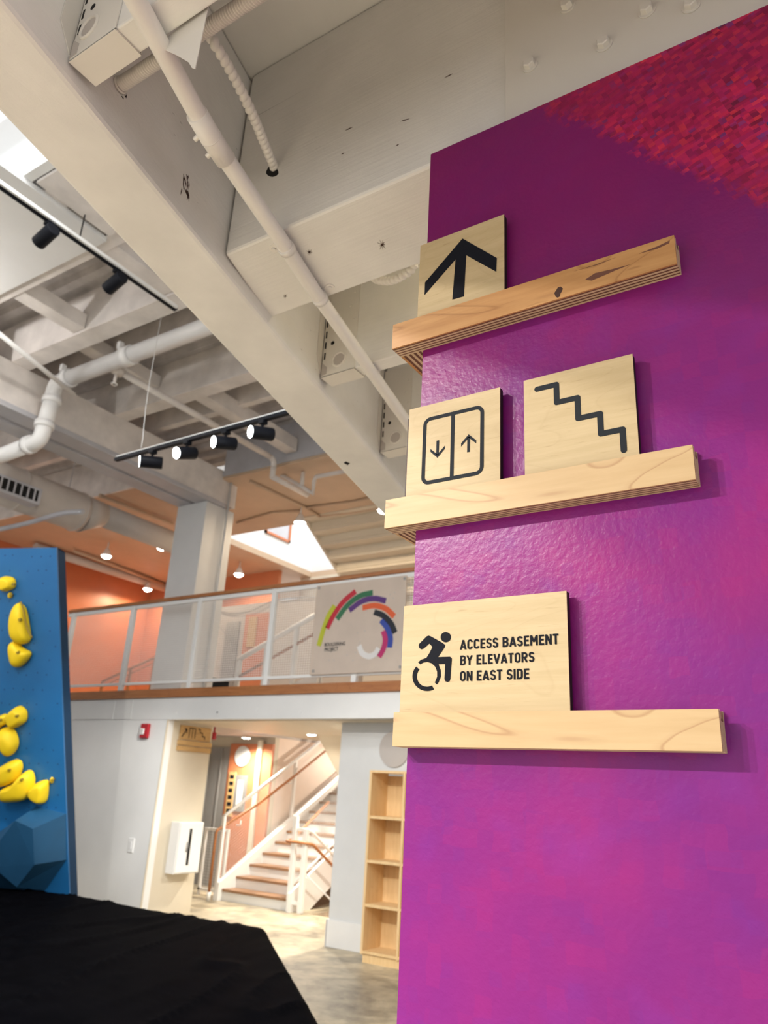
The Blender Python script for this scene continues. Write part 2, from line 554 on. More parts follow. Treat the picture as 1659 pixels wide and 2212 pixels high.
# the sap-dark knot and mineral streaks of the top shelf
k = ony(1207, 629, FS)
kb = MB()
out = [(-6, 12), (-9, 4), (-5, -2), (-2, -8), (4, -10), (8, -6), (6, 0), (3, 5), (2, 11), (-2, 14)]
kb.prism([ony(1207 + 1.1 * a, 629 + 1.0 * b, FS - 0.0003) for a, b in out], (0, 0.0006, 0))
kb.build('resin_knot', 'brown_edge', sh_top)['label'] = 'dark resin knot'
for pts in (((1264, 604), (1285, 590), (1320, 582), (1362, 571), (1332, 583), (1302, 596), (1278, 606)), ((1240, 586), (1285, 572), (1330, 556), (1290, 572)), ((1380, 548), (1420, 532), (1447, 519), (1446, 525), (1420, 537))):
    MB().prism([ony(x, y, FS - 0.0002) for x, y in pts], (0, 0.0004, 0)).build('mineral_streak', 'ply_dark', sh_top)

SY0, SY1 = FS + 0.0090, FS + 0.0195      # sign panels stand in the groove
def panel(name, label, x0, x1, z0, z1):
    root = thing(name, ((x0 + x1) / 2, (SY0 + SY1) / 2, z0), label, 'sign', 'plywood wayfinding signs')
    MB().box(x0, x1, SY0, SY0 + 0.0012, z0, z1).build('face_veneer', 'birch_panel', root)
    MB().box(x0 + 0.0002, x1 - 0.0002, SY0 + 0.0012, SY1, z0, z1 - 0.0002).build('charred_core', 'char_edge', root)['label'] = 'laser-charred plywood core edge'
    return root
PF = SY0 - 0.0005                          # printed ink surface
def ink(root, name, poly, mat='dark_ink'):
    return MB().prism([ony(x, y, PF) for x, y in poly], (0, 0.00055, 0)).build(name, mat, root)
def avg(*v): return sum(v) / len(v)
def rect(tl, tr, bl, br):
    a, b, c, d = [ony(*p, SY0) for p in (tl, tr, bl, br)]
    return avg(a[0], c[0]), avg(b[0], d[0]), avg(a[2], b[2])

# --- up arrow
x0, x1, z1 = rect((912, 527), (1092, 464), (898, 687), (1086, 622))
s1 = panel('arrow_sign', 'square birch plywood sign with a big black up arrow', x0, x1, 2.2895 - 0.0105, z1)
ink(s1, 'arrow_head', [(918, 610), (999, 515), (1073, 557), (1072, 587), (1007, 551), (1000, 548), (984, 560), (917, 637)])
ink(s1, 'arrow_shaft', [(984, 560), (1000, 548), (1007, 551), (1002, 640), (977, 647)])
# --- elevator
x0, x1, z1 = rect((884, 884), (1079, 838), (877, 1072), (1081, 1034))
s2 = panel('elevator_sign', 'birch plywood sign with an elevator doors symbol', x0, x1, 1.9942 - 0.0105, z1)
def fr(u, v):   # symbol coordinates (0..1, 0..1 from lower left) inside the panel frame
    return np.array([FX0 + (FX1 - FX0) * u, PF, FZ0 + (FZ1 - FZ0) * v])
a = ony(913, 906, PF); b = ony(1045, 872, PF); c = ony(911, 1052, PF); d = ony(1045, 1020, PF)
FX0, FX1 = avg(a[0], c[0]), avg(b[0], d[0]); FZ0, FZ1 = avg(c[2], d[2]), avg(a[2], b[2])
def rrect(x0, x1, z0, z1, r, n=7):
    pts = []
    for cx, cz, a0 in ((x1 - r, z1 - r, 0), (x0 + r, z1 - r, 90), (x0 + r, z0 + r, 180), (x1 - r, z0 + r, 270)):
        for i in range(n):
            t = math.radians(a0 + 90 * i / (n - 1))
            pts.append((cx + r * math.cos(t), cz + r * math.sin(t)))
    return pts
def frame2d(root, name, outer, inner, mat):
    mb = MB(); n = len(outer)
    vs = [(x, PF, z) for x, z in outer] + [(x, PF, z) for x, z in inner] + [(x, PF + 0.0006, z) for x, z in outer] + [(x, PF + 0.0006, z) for x, z in inner]
    fs = []
    for i in range(n):
        j = (i + 1) % n
        fs += [(i, i + n, j + n, j), (i, j, j + 2 * n, i + 2 * n), (i + n, i + 3 * n, j + 3 * n, j + n)]
    mb.add(vs, fs)
    return mb.build(name, mat, root)
TH = 0.0055
frame2d(s2, 'door_frame', rrect(FX0, FX1, FZ0, FZ1, 0.012), rrect(FX0 + TH, FX1 - TH, FZ0 + TH, FZ1 - TH, 0.0065), 'grey_ink')
mx = FX0 + (FX1 - FX0) * 0.5
MB().box(mx - 0.0028, mx + 0.0028, PF, PF + 0.0006, FZ0 + TH, FZ1 - TH).build('door_seam', 'grey_ink', s2)
def small_arrow(root, cx, cz, h, up):
    s = 1 if up else -1
    hw, st = 0.0115, 0.0020
    P = lambda dx, dz: (cx + dx, PF, cz + s * dz)
    m = MB()
    m.prism([P(-st, -h), P(st, -h), P(st, h - 0.004), P(-st, h - 0.004)], (0, 0.0006, 0))
    m.build('arrow_shaft', 'grey_ink', root)
    MB().prism([P(0, h), P(hw, h - 0.0115), P(hw, h - 0.0162), P(0, h - 0.0052), P(-hw, h - 0.0162), P(-hw, h - 0.0115)], (0, 0.0006, 0)).build('arrow_head', 'grey_ink', root)
c1 = ony(945, 970, PF); c2 = ony(1012, 957, PF)
small_arrow(s2, c1[0], c1[2], 0.0135, False)
small_arrow(s2, c2[0], c2[2], 0.0135, True)
# --- stairs
x0, x1, z1 = rect((1131, 822), (1366, 765), (1134, 1023), (1381, 977))
s3 = panel('stairs_sign', 'large birch plywood sign with a descending stairs zigzag', x0, x1, 1.9942 - 0.0105, z1)
zz = [ony(x, y, PF) for x, y in ((1160, 841), (1201, 830), (1203, 869), (1247, 859), (1249, 904), (1296, 893), (1298, 938), (1345, 926), (1347, 972))]
# keep the run level and the rise upright
xs = [zz[0][0], avg(zz[1][0], zz[2][0]), avg(zz[3][0], zz[4][0]), avg(zz[5][0], zz[6][0]), avg(zz[7][0], zz[8][0])]
zs = [avg(zz[0][2], zz[1][2]), avg(zz[2][2], zz[3][2]), avg(zz[4][2], zz[5][2]), avg(zz[6][2], zz[7][2]), zz[8][2]]
path = []
for i in range(5):
    path.append((xs[i], zs[i]))
    if i < 4: path.append((xs[i + 1], zs[i]))
    # descend handled by the next run's height
path = [(xs[0], zs[0])]
for i in range(4):
    path.append((xs[i + 1], zs[i])); path.append((xs[i + 1], zs[i + 1]))
def stroke2d(root, name, path, wdt, mat, Y=None, n=8, th=0.0006):
    # rounded stroke outline as one mesh per stroke: segment boxes and round joints welded into one part
    Y = PF if Y is None else Y
    m = MB()
    hw = wdt / 2
    for i, ((xa, za), (xb, zb)) in enumerate(zip(path[:-1], path[1:])):
        L = math.hypot(xb - xa, zb - za); nx, nz = -(zb - za) / L * hw, (xb - xa) / L * hw
        yq = Y - 0.00003 * (i % 2)
        m.prism([(xa + nx, yq, za + nz), (xb + nx, yq, zb + nz), (xb - nx, yq, zb - nz), (xa - nx, yq, za - nz)], (0, th, 0))
    for i, (xa, za) in enumerate(path):
        dy = -0.00003 * (2 + i % 2)
        m.prism([(xa + hw * math.cos(2 * math.pi * q / 20), Y + dy, za + hw * math.sin(2 * math.pi * q / 20)) for q in range(20)], (0, th, 0))
    return m.build(name, mat, root)
stroke2d(s3, 'stairs_zigzag', path, 0.0076, 'grey_ink')
# --- wheelchair access
x0, x1, z1 = rect((872, 1309), (1223, 1277), (864, 1538), (1232, 1533))
s4 = panel('access_sign', 'wide birch plywood sign with wheelchair symbol and elevator directions', x0, x1, 1.6985 - 0.0105, z1)
def zp(x, y): return (830 + x * 770 / 1659.0, 1230 + y * 450 / 970.0)      # zoom view -> photo pixel
def circ(cx, cy, r, n=24): return [(cx + r * math.cos(2 * math.pi * i / n), cy + r * math.sin(2 * math.pi * i / n)) for i in range(n)]
ink(s4, 'rider_head', [zp(*p) for p in circ(286, 315, 24)])
ink(s4, 'rider_body', [zp(*p) for p in ((160, 352), (163, 346), (198, 311), (206, 308), (214, 310), (268, 340), (284, 352), (281, 362), (262, 390), (250, 408),
        (306, 406), (313, 412), (314, 420), (307, 510), (303, 520), (294, 524), (285, 521), (280, 511), (284, 440), (252, 441), (262, 470), (263, 498), (252, 526), (244, 535),
        (235, 527), (246, 500), (246, 476), (236, 452), (220, 437), (200, 430), (180, 434), (167, 442), (157, 432), (172, 420), (196, 412), (212, 386), (224, 361), (209, 345), (184, 368), (172, 372), (163, 367))])
wm = [zp(147 + 0, 0)]
arc_o, arc_i = [], []
for i in range(20):
    t = math.radians(222 + (62 - 222 + 0) * i / 19)
    arc_o.append((199 + 68 * math.cos(t), 498 - 68 * -math.sin(t) if False else 498 + 68 * math.sin(t)))
    arc_i.append((199 + 48 * math.cos(t), 498 + 48 * math.sin(t)))
ink(s4, 'wheel_arc', [zp(*p) for p in arc_o + arc_i[::-1]])

def text_mesh(name, body, parent, mat, left, baseline, height, width, origin_y, squash=None, axis='XZ', bold=0.0, dirx=1):
    cu = bpy.data.curves.new(name, 'FONT')
    cu.body = body
    cu.size = 1.0
    cu.offset = bold
    cu.resolution_u = 3
    tmp = bpy.data.objects.new('tmp', cu)
    COL.objects.link(tmp)
    dg = bpy.context.evaluated_depsgraph_get()
    dg.update()
    me = bpy.data.meshes.new_from_object(tmp.evaluated_get(dg))
    bpy.data.objects.remove(tmp); bpy.data.curves.remove(cu)
    co = np.empty(len(me.vertices) * 3); me.vertices.foreach_get('co', co); co = co.reshape(-1, 3)
    mn, mx = co.min(0), co.max(0)
    fs = [tuple(p.vertices) for p in me.polygons]
    bpy.data.meshes.remove(me)
    u = (co[:, 0] - mn[0]) / (mx[0] - mn[0]) * width
    v = co[:, 1] / 0.70 * height
    m = MB()
    if axis == 'XZ':
        vs = [(left + a, origin_y, baseline + b) for a, b in zip(u, v)]
    else:   # on a wall facing +X
        vs = [(origin_y, left + a * dirx, baseline + b) for a, b in zip(u, v)]
    # face toward the viewer side, with a little thickness behind
    m.add(vs, [f if axis == 'XZ' else f for f in fs])
    return m.build(name, mat, parent)
def arc_pts(cx, cy, rx, ry, a0, a1, n=7):
    return [(cx + rx * math.cos(math.radians(a0 + (a1 - a0) * i / n)), cy + ry * math.sin(math.radians(a0 + (a1 - a0) * i / n))) for i in range(n + 1)]
SW = 0.17                          # stroke weight of the narrow block letters (cap height 1)
h_ = SW / 2
def bowl(x0, x1, y0, y1, r):
    return [(x0, y1)] + arc_pts(x1 - r, y1 - r, r, r, 90, 0) + arc_pts(x1 - r, y0 + r, r, r, 0, -90) + [(x0, y0)]
W0 = 0.52
def ring_letter(w_, r):
    return arc_pts(w_ - h_ - r, 1 - h_ - r, r, r, 0, 90) + arc_pts(h_ + r, 1 - h_ - r, r, r, 90, 180) + arc_pts(h_ + r, h_ + r, r, r, 180, 270) + arc_pts(w_ - h_ - r, h_ + r, r, r, 270, 360) + [(w_ - h_, 1 - h_ - r)]
rO = (W0 - SW) / 2
GL = {
 'A': (0.58, [[(0.06, 0), (0.29, 1.0 - h_ * 0.3)], [(0.52, 0), (0.29, 1.0 - h_ * 0.3)], [(0.14, 0.28), (0.44, 0.28)]]),
 'B': (0.53, [[(h_, 0), (h_, 1)], bowl(h_, 0.53 - h_ - 0.01, 0.53, 1 - h_, 0.16), bowl(h_, 0.53 - h_, h_, 0.53, 0.17)]),
 'C': (W0, [arc_pts(W0 - h_ - rO, 1 - h_ - rO, rO, rO, -5, 90) + arc_pts(h_ + rO, 1 - h_ - rO, rO, rO, 90, 180) + arc_pts(h_ + rO, h_ + rO, rO, rO, 180, 270) + arc_pts(W0 - h_ - rO, h_ + rO, rO, rO, 270, 365)]),
 'D': (0.53, [[(h_, 0), (h_, 1)], bowl(h_, 0.53 - h_, h_, 1 - h_, 0.19)]),
 'E': (0.45, [[(h_, 0), (h_, 1)], [(h_, 1 - h_), (0.45, 1 - h_)], [(h_, 0.52), (0.41, 0.52)], [(h_, h_), (0.45, h_)]]),
 'I': (SW, [[(h_, 0), (h_, 1)]]),
 'L': (0.43, [[(h_, 0), (h_, 1)], [(h_, h_), (0.43, h_)]]),
 'M': (0.66, [[(h_, 0), (h_, 1)], [(0.66 - h_, 0), (0.66 - h_, 1)], [(h_ + 0.01, 0.97), (0.33, 0.36)], [(0.65 - h_, 0.97), (0.33, 0.36)]]),
 'N': (0.54, [[(h_, 0), (h_, 1)], [(0.54 - h_, 0), (0.54 - h_, 1)], [(h_ + 0.01, 0.96), (0.53 - h_, 0.04)]]),
 'O': (W0, [ring_letter(W0, rO)]),
 'R': (0.54, [[(h_, 0), (h_, 1)], bowl(h_, 0.53 - h_, 0.47, 1 - h_, 0.17), [(0.28, 0.47), (0.47, 0)]]),
 'S': (0.50, [arc_pts(0.25, 1 - h_ - 0.165, 0.165, 0.165, 5, 180, 9) + arc_pts(0.25, 0.665, 0.165, 0.15, 180, 255, 4) + arc_pts(0.25, h_ + 0.25, 0.165, 0.16, 75, 0, 4) + arc_pts(0.25, h_ + 0.165, 0.165, 0.165, 0, -180, 9)]),
 'T': (0.48, [[(0.24, 0), (0.24, 1)], [(0, 1 - h_), (0.48, 1 - h_)]]),
 'V': (0.56, [[(0.05, 1), (0.28, h_ * 0.3)], [(0.51, 1), (0.28, h_ * 0.3)]]),
 'Y': (0.55, [[(0.05, 1), (0.275, 0.44)], [(0.50, 1), (0.275, 0.44)], [(0.275, 0), (0.275, 0.48)]]),
 ' ': (0.20, []),
}
def block_line(body, left, base, height, width):
    adv = [GL[c][0] for c in body]
    gap = 0.095
    tot = sum(adv) + gap * (len(body) - 1)
    kx = width / tot
    pen = 0.0
    for c, a in zip(body, adv):
        if GL[c][1]:
            m = MB()
            d = 0.0
            for st_ in GL[c][1]:
                q = [np.array(p, float) for p in st_]
                Lf, Rg = [], []
                for j in range(len(q)):
                    dv = q[min(j + 1, len(q) - 1)] - q[max(j - 1, 0)]
                    nn = np.array([-dv[1], dv[0]]) / (np.linalg.norm(dv) + 1e-9) * h_
                    Lf.append(q[j] + nn); Rg.append(q[j] - nn)
                clampv = lambda p: (left + (pen + p[0]) * kx, base + min(1.0, max(0.0, p[1])) * height)
                n = len(q)
                yf = PF - d
                vs = [(clampv(p)[0], yf, clampv(p)[1]) for p in Lf + Rg]
                fs = [(j, j + 1, n + j + 1, n + j) for j in range(n - 1)]
                # front faces must look toward -Y
                a0, a1, a2 = [np.array(vs[i]) for i in fs[0][:3]]
                if np.cross(a1 - a0, a2 - a0)[1] > 0: fs = [f[::-1] for f in fs]
                m.add(vs, fs)
                d += 0.00004
            m.build('letter', 'dark_ink', s4)
        pen += a + gap
for body, (xa, ya), (xb, yb), (xt, yt) in (
        ('ACCESS BASEMENT', (353, 372), (812, 350), (358, 326)),
        ('BY ELEVATORS', (353, 445), (699, 432), (356, 400)),
        ('ON EAST SIDE', (352, 519), (675, 512), (356, 472))):
    A = ony(*zp(xa, ya), PF); Bq = ony(*zp(xb, yb), PF); T = ony(*zp(xt, yt), PF)
    block_line(body, A[0], (A[2] + Bq[2]) / 2, T[2] - A[2], Bq[0] - A[0])

# sign on the side return of the wall, seen edge-on
rs_root = thing('side_sign', (-0.542, 0.96, 1.9840), 'narrow plywood sign edge-on on the wall side beside the elevator sign', 'sign')
zt = ony(879, 906, 0.880)[2]
MB().box(-0.5490, -0.5470, 0.880, 1.06, 1.9840, zt).build('face_veneer', 'brown_edge', rs_root)
MB().box(-0.5470, -0.5400, 0.8803, 1.06, 1.9840, zt).build('charred_core', 'char_edge', rs_root)
MB().box(-0.5400, -0.5385, 0.880, 1.06, 1.9840, zt).build('back_veneer', 'brown_edge', rs_root)

# ================================================================== NEAR BEAMS
def xr(y): return -0.929 - 0.24 * (y - 0.416)        # right face of the skewed main beam
MBW = 0.158
BZ, BT = 2.62, 3.165
y0, y1 = -2.2, 5.0
mbm = MB().prism([(xr(y0), y0, BZ), (xr(y1), y1, BZ), (xr(y1) - MBW, y1, BZ), (xr(y0) - MBW, y0, BZ)], (0, 0, BT - 0.002 - BZ))
main = tag(mbm.build('ceiling_beam', 'timber_y', bevel=0.009), 'long cream painted timber beam slanting past the conduit', 'beam')
CB0, CB1, CBZ = 0.910, 1.134, 2.652
cbm = MB().prism([(-1.042, CB0, CBZ), (-1.11, CB1, CBZ), (1.4, CB1, CBZ), (1.4, CB0, CBZ)], (0, 0, 3.163 - CBZ))
cross = tag(cbm.build('ceiling_beam', 'timber_x', bevel=0.006), 'deep cream painted timber cross beam above the purple wall', 'beam')
def knot(parent, pts3, mat='dark_hole'):
    pass
def splinter(parent, fn, cx, cy, r, n=9, seed=0):
    rd = random.Random(seed)
    pts = []
    for i in range(n * 2):
        t = math.pi * i / n
        rr = r * (rd.uniform(0.7, 1.3) if i % 2 == 0 else rd.uniform(0.12, 0.35))
        pts.append(fn(cx + rr * math.cos(t) * 0.8, cy + rr * math.sin(t)))
    return pts
under = lambda x, y: onz(x, y, CBZ - 0.0004)
for i, (cx, cy, r) in enumerate(((668, 545, 7), (825, 529, 11), (616, 640, 5))):
    MB().prism(splinter(cross, under, cx, cy, r, seed=i), (0, 0, 0.0008)).build('knot', 'brown_edge', cross)
face = lambda x, y: ony(x, y, CB0 - 0.0004)
for i, (x0, y0_, x1, y1_) in enumerate(((745, 282, 762, 274), (865, 262, 885, 256), (855, 315, 862, 311), (960, 168, 978, 159), (737, 333, 744, 330))):
    MB().prism([face(x0, y0_), face((x0 + x1) / 2, (y0_ + y1_) / 2 - 1.3), face(x1, y1_), face((x0 + x1) / 2, (y0_ + y1_) / 2 + 1.2)], (0, 0.0008, 0)).build('check', 'brown_edge', cross)
side_n = (1, 0.24, 0)
side_p = (xr(0.416) + 0.0005, 0.416, 0)
sidef = lambda x, y: onp(x, y, side_p, side_n)
def scribble(cx, cy, sx, sy, n, seed):
    rd = random.Random(seed); res = []
    for _ in range(n):
        a = rd.uniform(-1, 1); x0 = cx + a * sx; ya = cy + rd.uniform(-1, 0.4) * sy
        L = rd.uniform(0.3, 0.9) * sy; dx = rd.uniform(-0.4, 0.7) * sx
        res.append([(x0, ya), (x0 + dx * 0.5 + 1.6, ya + L * 0.5), (x0 + dx, ya + L), (x0 + dx * 0.5 - 0.4, ya + L * 0.5)])
    return res
kn = MB()
for q in scribble(400, 402, 9, 28, 18, 3):
    kn.prism([sidef(*p) for p in q], (-0.0008, -0.0002, 0))
kn.build('knot', 'brown_edge', main)['label'] = 'splintered knot'
kn = MB()
for q in scribble(267, 204, 8, 10, 12, 5):
    kn.prism([sidef(*p) for p in q], (-0.0008, -0.0002, 0))
kn.build('split_hole', 'dark_hole', main)
bb = lambda x, y: onz(x, y, BZ - 0.0004)
MB().prism([bb(742, 1000), bb(747, 997), bb(756, 1001), bb(751, 1005)], (0, 0, 0.0008)).build('screw_hole', 'dark_hole', main)

# steel plate with bolts on the cross beam
px0 = avg(ony(1091, 60, 0.899)[0], ony(1091, 200, 0.899)[0])
pl = thing('steel_plate', (0.3, 0.905, 2.655), 'cream painted steel plate with hex bolts on the cross beam', 'plate')
MB().box(px0, 1.2, 0.899, CB0, 2.656, 3.160).build('plate', 'cream_metal', pl, bevel=0.001)
for x, y in ((1141, 133), (1301, 87), (1222, 4), (1394, 13), (1490, 2), (1470, -30)):
    c = ony(x, y, 0.889)
    b_ = MB()
    b_.cyl((c[0], 0.899, c[2]), (c[0], 0.8965, c[2]), 0.0135, 20)
    w_ = b_.build('washer', 'cream_metal', pl)
    hx = MB(); hx.tube([(c[0], 0.8965, c[2]), (c[0], 0.8885, c[2]), (c[0], 0.8872, c[2])], 0.0098, 6, smooth=False, rs=[0.0102, 0.0098, 0.0082])
    hx.build('bolt_head', 'cream_metal', w_)

# joists of the near bay, hung from the main beam
JZ, JT = 2.648, 3.163
def joist(ya, yb, label, xend=2.0, ro=0.060, rz=0.040):
    xa = xr((ya + yb) / 2)
    root = thing('ceiling_joist', (xa + 0.4, (ya + yb) / 2, JZ), label, 'joist', 'joists hung from the main beam')
    MB().prism([(xr(ya) + 0.012, ya, JZ), (xr(yb) + 0.012, yb, JZ), (xend, yb, JZ), (xend, ya, JZ)], (0, 0, JT - JZ)).build('timber', 'timber_x', root, bevel=0.003)
    # sheet metal hanger
    h = MB()
    L = 0.115
    x_a, x_b = xr(ya) + 0.006, xr(ya) + L
    h.box(x_a, x_b, ya - 0.0022, ya - 0.0004, JZ - 0.002, JZ + 0.30)      # side plate
    h.box(x_a, x_b, ya - 0.0022, yb + 0.0022, JZ - 0.0036, JZ - 0.0006)   # seat
    h.box(x_a, x_b, yb + 0.0004, yb + 0.0022, JZ - 0.002, JZ + 0.30)
    hg = h.build('joist_hanger', 'cream_metal', root)
    fl_ = MB()
    d = np.array([-0.24, 1, 0]) / math.hypot(0.24, 1); nn = np.array([1, 0.24, 0]) / math.hypot(1, 0.24)
    p = np.array([xr(ya), ya, 0]) + nn * 0.0005
    for s_, off in ((-1, 0.0), ):
        a0 = p + d * (-0.034); a1 = p + d * (-0.002)
        fl_.prism([a0 + np.array([0, 0, JZ + 0.055]), a1 + np.array([0, 0, JZ + 0.012]), a1 + np.array([0, 0, JZ + 0.30]), a0 + np.array([0, 0, JZ + 0.30])], nn * 0.002)
    fl_.build('hanger_flange', 'cream_metal', root)
    yy = ya - 0.0024
    rc = (x_a + ro - 0.004, yy, JZ + rz)
    MB().ring(rc, (0, -1, 0), 0.0205, 0.0032).build('hole_rim', 'cream_metal', root)
    MB().disc_prism((rc[0], yy - 0.0003, rc[2]), (0, 1, 0), 0.0175, 0.0010, 24).build('knockout', 'grey_wall', root)
    MB().disc_prism((x_a + 0.030, yy - 0.0002, JZ + 0.098), (0, 1, 0), 0.0060, 0.001, 16).build('nail_hole', 'dark_hole', root)
    for i in range(6):
        z = JZ + 0.052 + i * 0.034
        MB().box(x_a + 0.004, x_a + 0.0088, yy - 0.0003, yy + 0.0006, z, z + 0.021).build('bend_slot', 'dark_hole', root)
    rd = random.Random(int(ya * 100))
    for i in range(5):
        MB().tube([(x_a + rd.uniform(0.06, 0.10), yy, JZ + rd.uniform(0.09, 0.27))] * 1 + [(x_a + rd.uniform(0.06, 0.10), yy - 0.004, JZ + rd.uniform(0.09, 0.27))], 0.0035, 8) if False else None
    for i in range(5):
        cx, cz = x_a + (0.082 if i % 2 else 0.094), JZ + 0.075 + i * 0.042
        MB().disc_prism((cx, yy, cz), (0, -1, 0), 0.0042, 0.0030, 8).build('nail_head', 'cream_metal', root)
    MB().prism([(x_a - 0.001, yy - 0.0003, JZ + 0.004), (x_a + 0.017, yy - 0.0003, JZ + 0.004), (x_a + 0.017, yy - 0.0003, JZ + 0.026), (x_a - 0.001, yy - 0.0003, JZ + 0.044)], (0, 0.0008, 0)).build('seat_gap', 'grey_wall', root)
    return root
j0 = joist(0.447, 0.493, 'cream joist with a round-hole metal hanger above the ribbed conduit', ro=0.038, rz=0.050)
j1 = joist(1.410, 1.456, 'cream joist with a slotted metal hanger just behind the cross beam')
j2 = joist(1.885, 1.931, 'cream joist with a slotted metal hanger beside the elevator sign')
j3 = joist(2.350, 2.396, 'cream joist mostly hidden behind the elevator sign')
# bent sheet-metal tab nailed to the back of the first joist
tb = [ony(x, y, 0.497) for x, y in ((362, 84), (448, 22), (452, 0), (330, 30))]
tab = MB().prism([ony(x, y, 0.4965) for x, y in ((340, 100), (452, 0), (448, 22), (421, 148), (414, 146), (407, 134), (382, 119))], (0, 0.0012, 0))
tab = tab.build('metal_tab', 'cream_metal', j0)
tab['label'] = 'bent sheet metal tab hanging below the joist'

# ================================================================== CONDUITS
CZ = 2.634
cz = lambda x, y: onz(x, y, CZ)
path = [cz(293, 0) + (cz(293, 0) - cz(430, 253)) * 1.6, cz(293, 0), cz(430, 253), cz(455, 297), cz(487, 342)]
endp = [cz(602, 511), cz(680, 630), cz(762, 746), cz(874, 905)]
dirn = (endp[-1] - endp[1]); far = endp[-1] + dirn * 1.2
con = thing('electrical_conduit', cz(602, 511), 'cream painted metal conduit strapped under the cross beam', 'conduit')
R = 0.0157
MB().tube([path[0], path[1], path[2], path[3]], R, 20).build('pipe', 'conduit_paint', con)
MB().tube([path[3], path[4], endp[0], endp[1], endp[2], endp[3], far], R, 20).build('pipe', 'conduit_paint', con)
c0, c1, cm = cz(425, 246), cz(487, 345), cz(455, 297)
cpl = MB().tube([c0, cm, c1], R + 0.0030, 22).build('coupling', 'conduit_paint', con)
MB().tube([cm - (c1 - c0) * 0.008, cm + (c1 - c0) * 0.008], R + 0.0036, 22).build('centre_bead', 'conduit_paint', cpl)
for x, y, xx, yy_ in ((440, 283, 432, 291), (466, 320, 458, 328)):
    a_, b_ = cz(x, y), onz(xx, yy_, CZ - 0.004)
    v_ = (b_ - a_) / np.linalg.norm(b_ - a_)
    MB().cyl(a_, a_ + v_ * 0.022, 0.0045, 10).build('set_screw', 'conduit_paint', cpl)
def strap(x, y, ear_side, ex, ey):
    c = cz(x, y); dv = (endp[1] - endp[0]); dv /= np.linalg.norm(dv)
    side = np.array([dv[1], -dv[0], 0]) * ear_side
    st = MB()
    rr = R + 0.0022
    st.tube([c - dv * 0.0075, c + dv * 0.0075], rr, 24)
    sp = st.build('strap', 'conduit_paint', con)
    e = onz(ex, ey, CBZ - 0.0012)
    m = MB()
    k0 = c + side * (R - 0.002); k0[2] = CBZ - 0.0022
    d2 = e - k0; d2[2] = 0; Ld = np.linalg.norm(d2); d2 /= Ld; pr = np.array([-d2[1], d2[0], 0]) * 0.0105
    base = [k0 - pr, k0 + d2 * Ld - pr] + [k0 + d2 * Ld + pr * math.sin(t) * 1 + d2 * 0.0105 * math.cos(t) for t in np.linspace(-math.pi / 2, math.pi / 2, 9)] + [k0 + pr]
    m.prism(base, (0, 0, 0.0018))
    m.build('strap_ear', 'conduit_paint', sp)
    MB().cyl((e[0], e[1], CBZ - 0.0022), (e[0], e[1], CBZ - 0.0055), 0.0052, 10, 0.004).build('screw_head', 'conduit_paint', sp)
strap(619, 537, -1, 592, 537)
strap(691, 645, 1, 713, 620)

def spiral_cable(name, label, pts, r, pitch, amp, mat='conduit_paint', n=12):
    pts = bez(pts, 14)
    L = [0.0]
    for a_, b_ in zip(pts[:-1], pts[1:]): L.append(L[-1] + np.linalg.norm(b_ - a_))
    tot = L[-1]; m = int(tot / pitch * 12)
    P = []
    rs = []
    for i in range(m + 1):
        s_ = tot * i / m
        j = max(k_ for k_ in range(len(L)) if L[k_] <= s_ + 1e-9); j = min(j, len(pts) - 2)
        t = (s_ - L[j]) / max(1e-9, L[j + 1] - L[j])
        P.append(pts[j] * (1 - t) + pts[j + 1] * t); rs.append(r)
    # helical ridge: radius depends on angle and arc length
    mb = MB(); vs = []; fs = []
    prev = None
    for i in range(m + 1):
        d = P[min(i + 1, m)] - P[max(i - 1, 0)]; d /= np.linalg.norm(d)
        a_ = np.array([0, 0, 1.0]) if prev is None else prev
        a_ = a_ - d * (a_ @ d); a_ /= np.linalg.norm(a_); prev = a_
        b_ = np.cross(d, a_)
        for k_ in range(n):
            th = 2 * math.pi * k_ / n
            ph = 2 * math.pi * (tot * i / m) / pitch - th
            rr = r + amp * abs(math.sin(ph / 2)) ** 0.7
            vs.append(P[i] + rr * (a_ * math.cos(th) + b_ * math.sin(th)))
    for i in range(m):
        for k_ in range(n):
            fs.append((i * n + k_, i * n + (k_ + 1) % n, (i + 1) * n + (k_ + 1) % n, (i + 1) * n + k_))
    mb.add(vs, fs, True)
    f0 = tuple(range(n - 1, -1, -1)); f1 = tuple(m * n + k_ for k_ in range(n))
    mb.f += [f0, f1]; mb.smooth += [False, False]
    return tag(mb.build(name, mat), label, 'cable')
hole = ony(588, 368, CB0 - 0.0006)
MB().prism([ony(588 + 13 * math.cos(t) * (1.0 + 0.12 * math.sin(3 * t)), 370 + 12 * math.sin(t), CB0 - 0.0005) for t in np.linspace(0, 2 * math.pi, 16, endpoint=False)], (0, 0.001, 0)).build('cable_hole', 'dark_hole', cross)
spiral_cable('armored_cable', 'spiral armored cable curving into a hole in the cross beam',
             [ony(440, 55, 0.60), ony(466, 98, 0.62), ony(505, 165, 0.68), ony(545, 246, 0.76), ony(572, 312, 0.84), ony(594, 366, 0.915)], 0.0060, 0.0150, 0.0042, n=18)
spiral_cable('armored_cable', 'spiral armored cable looping below the back of the cross beam beside the arrow sign',
             [ony(800, 588, 1.20), ony(812, 603, 1.20), ony(845, 606, 1.20), ony(880, 590, 1.20), ony(898, 568, 1.20), ony(908, 540, 1.20)], 0.0064, 0.0110, 0.0036, n=18)
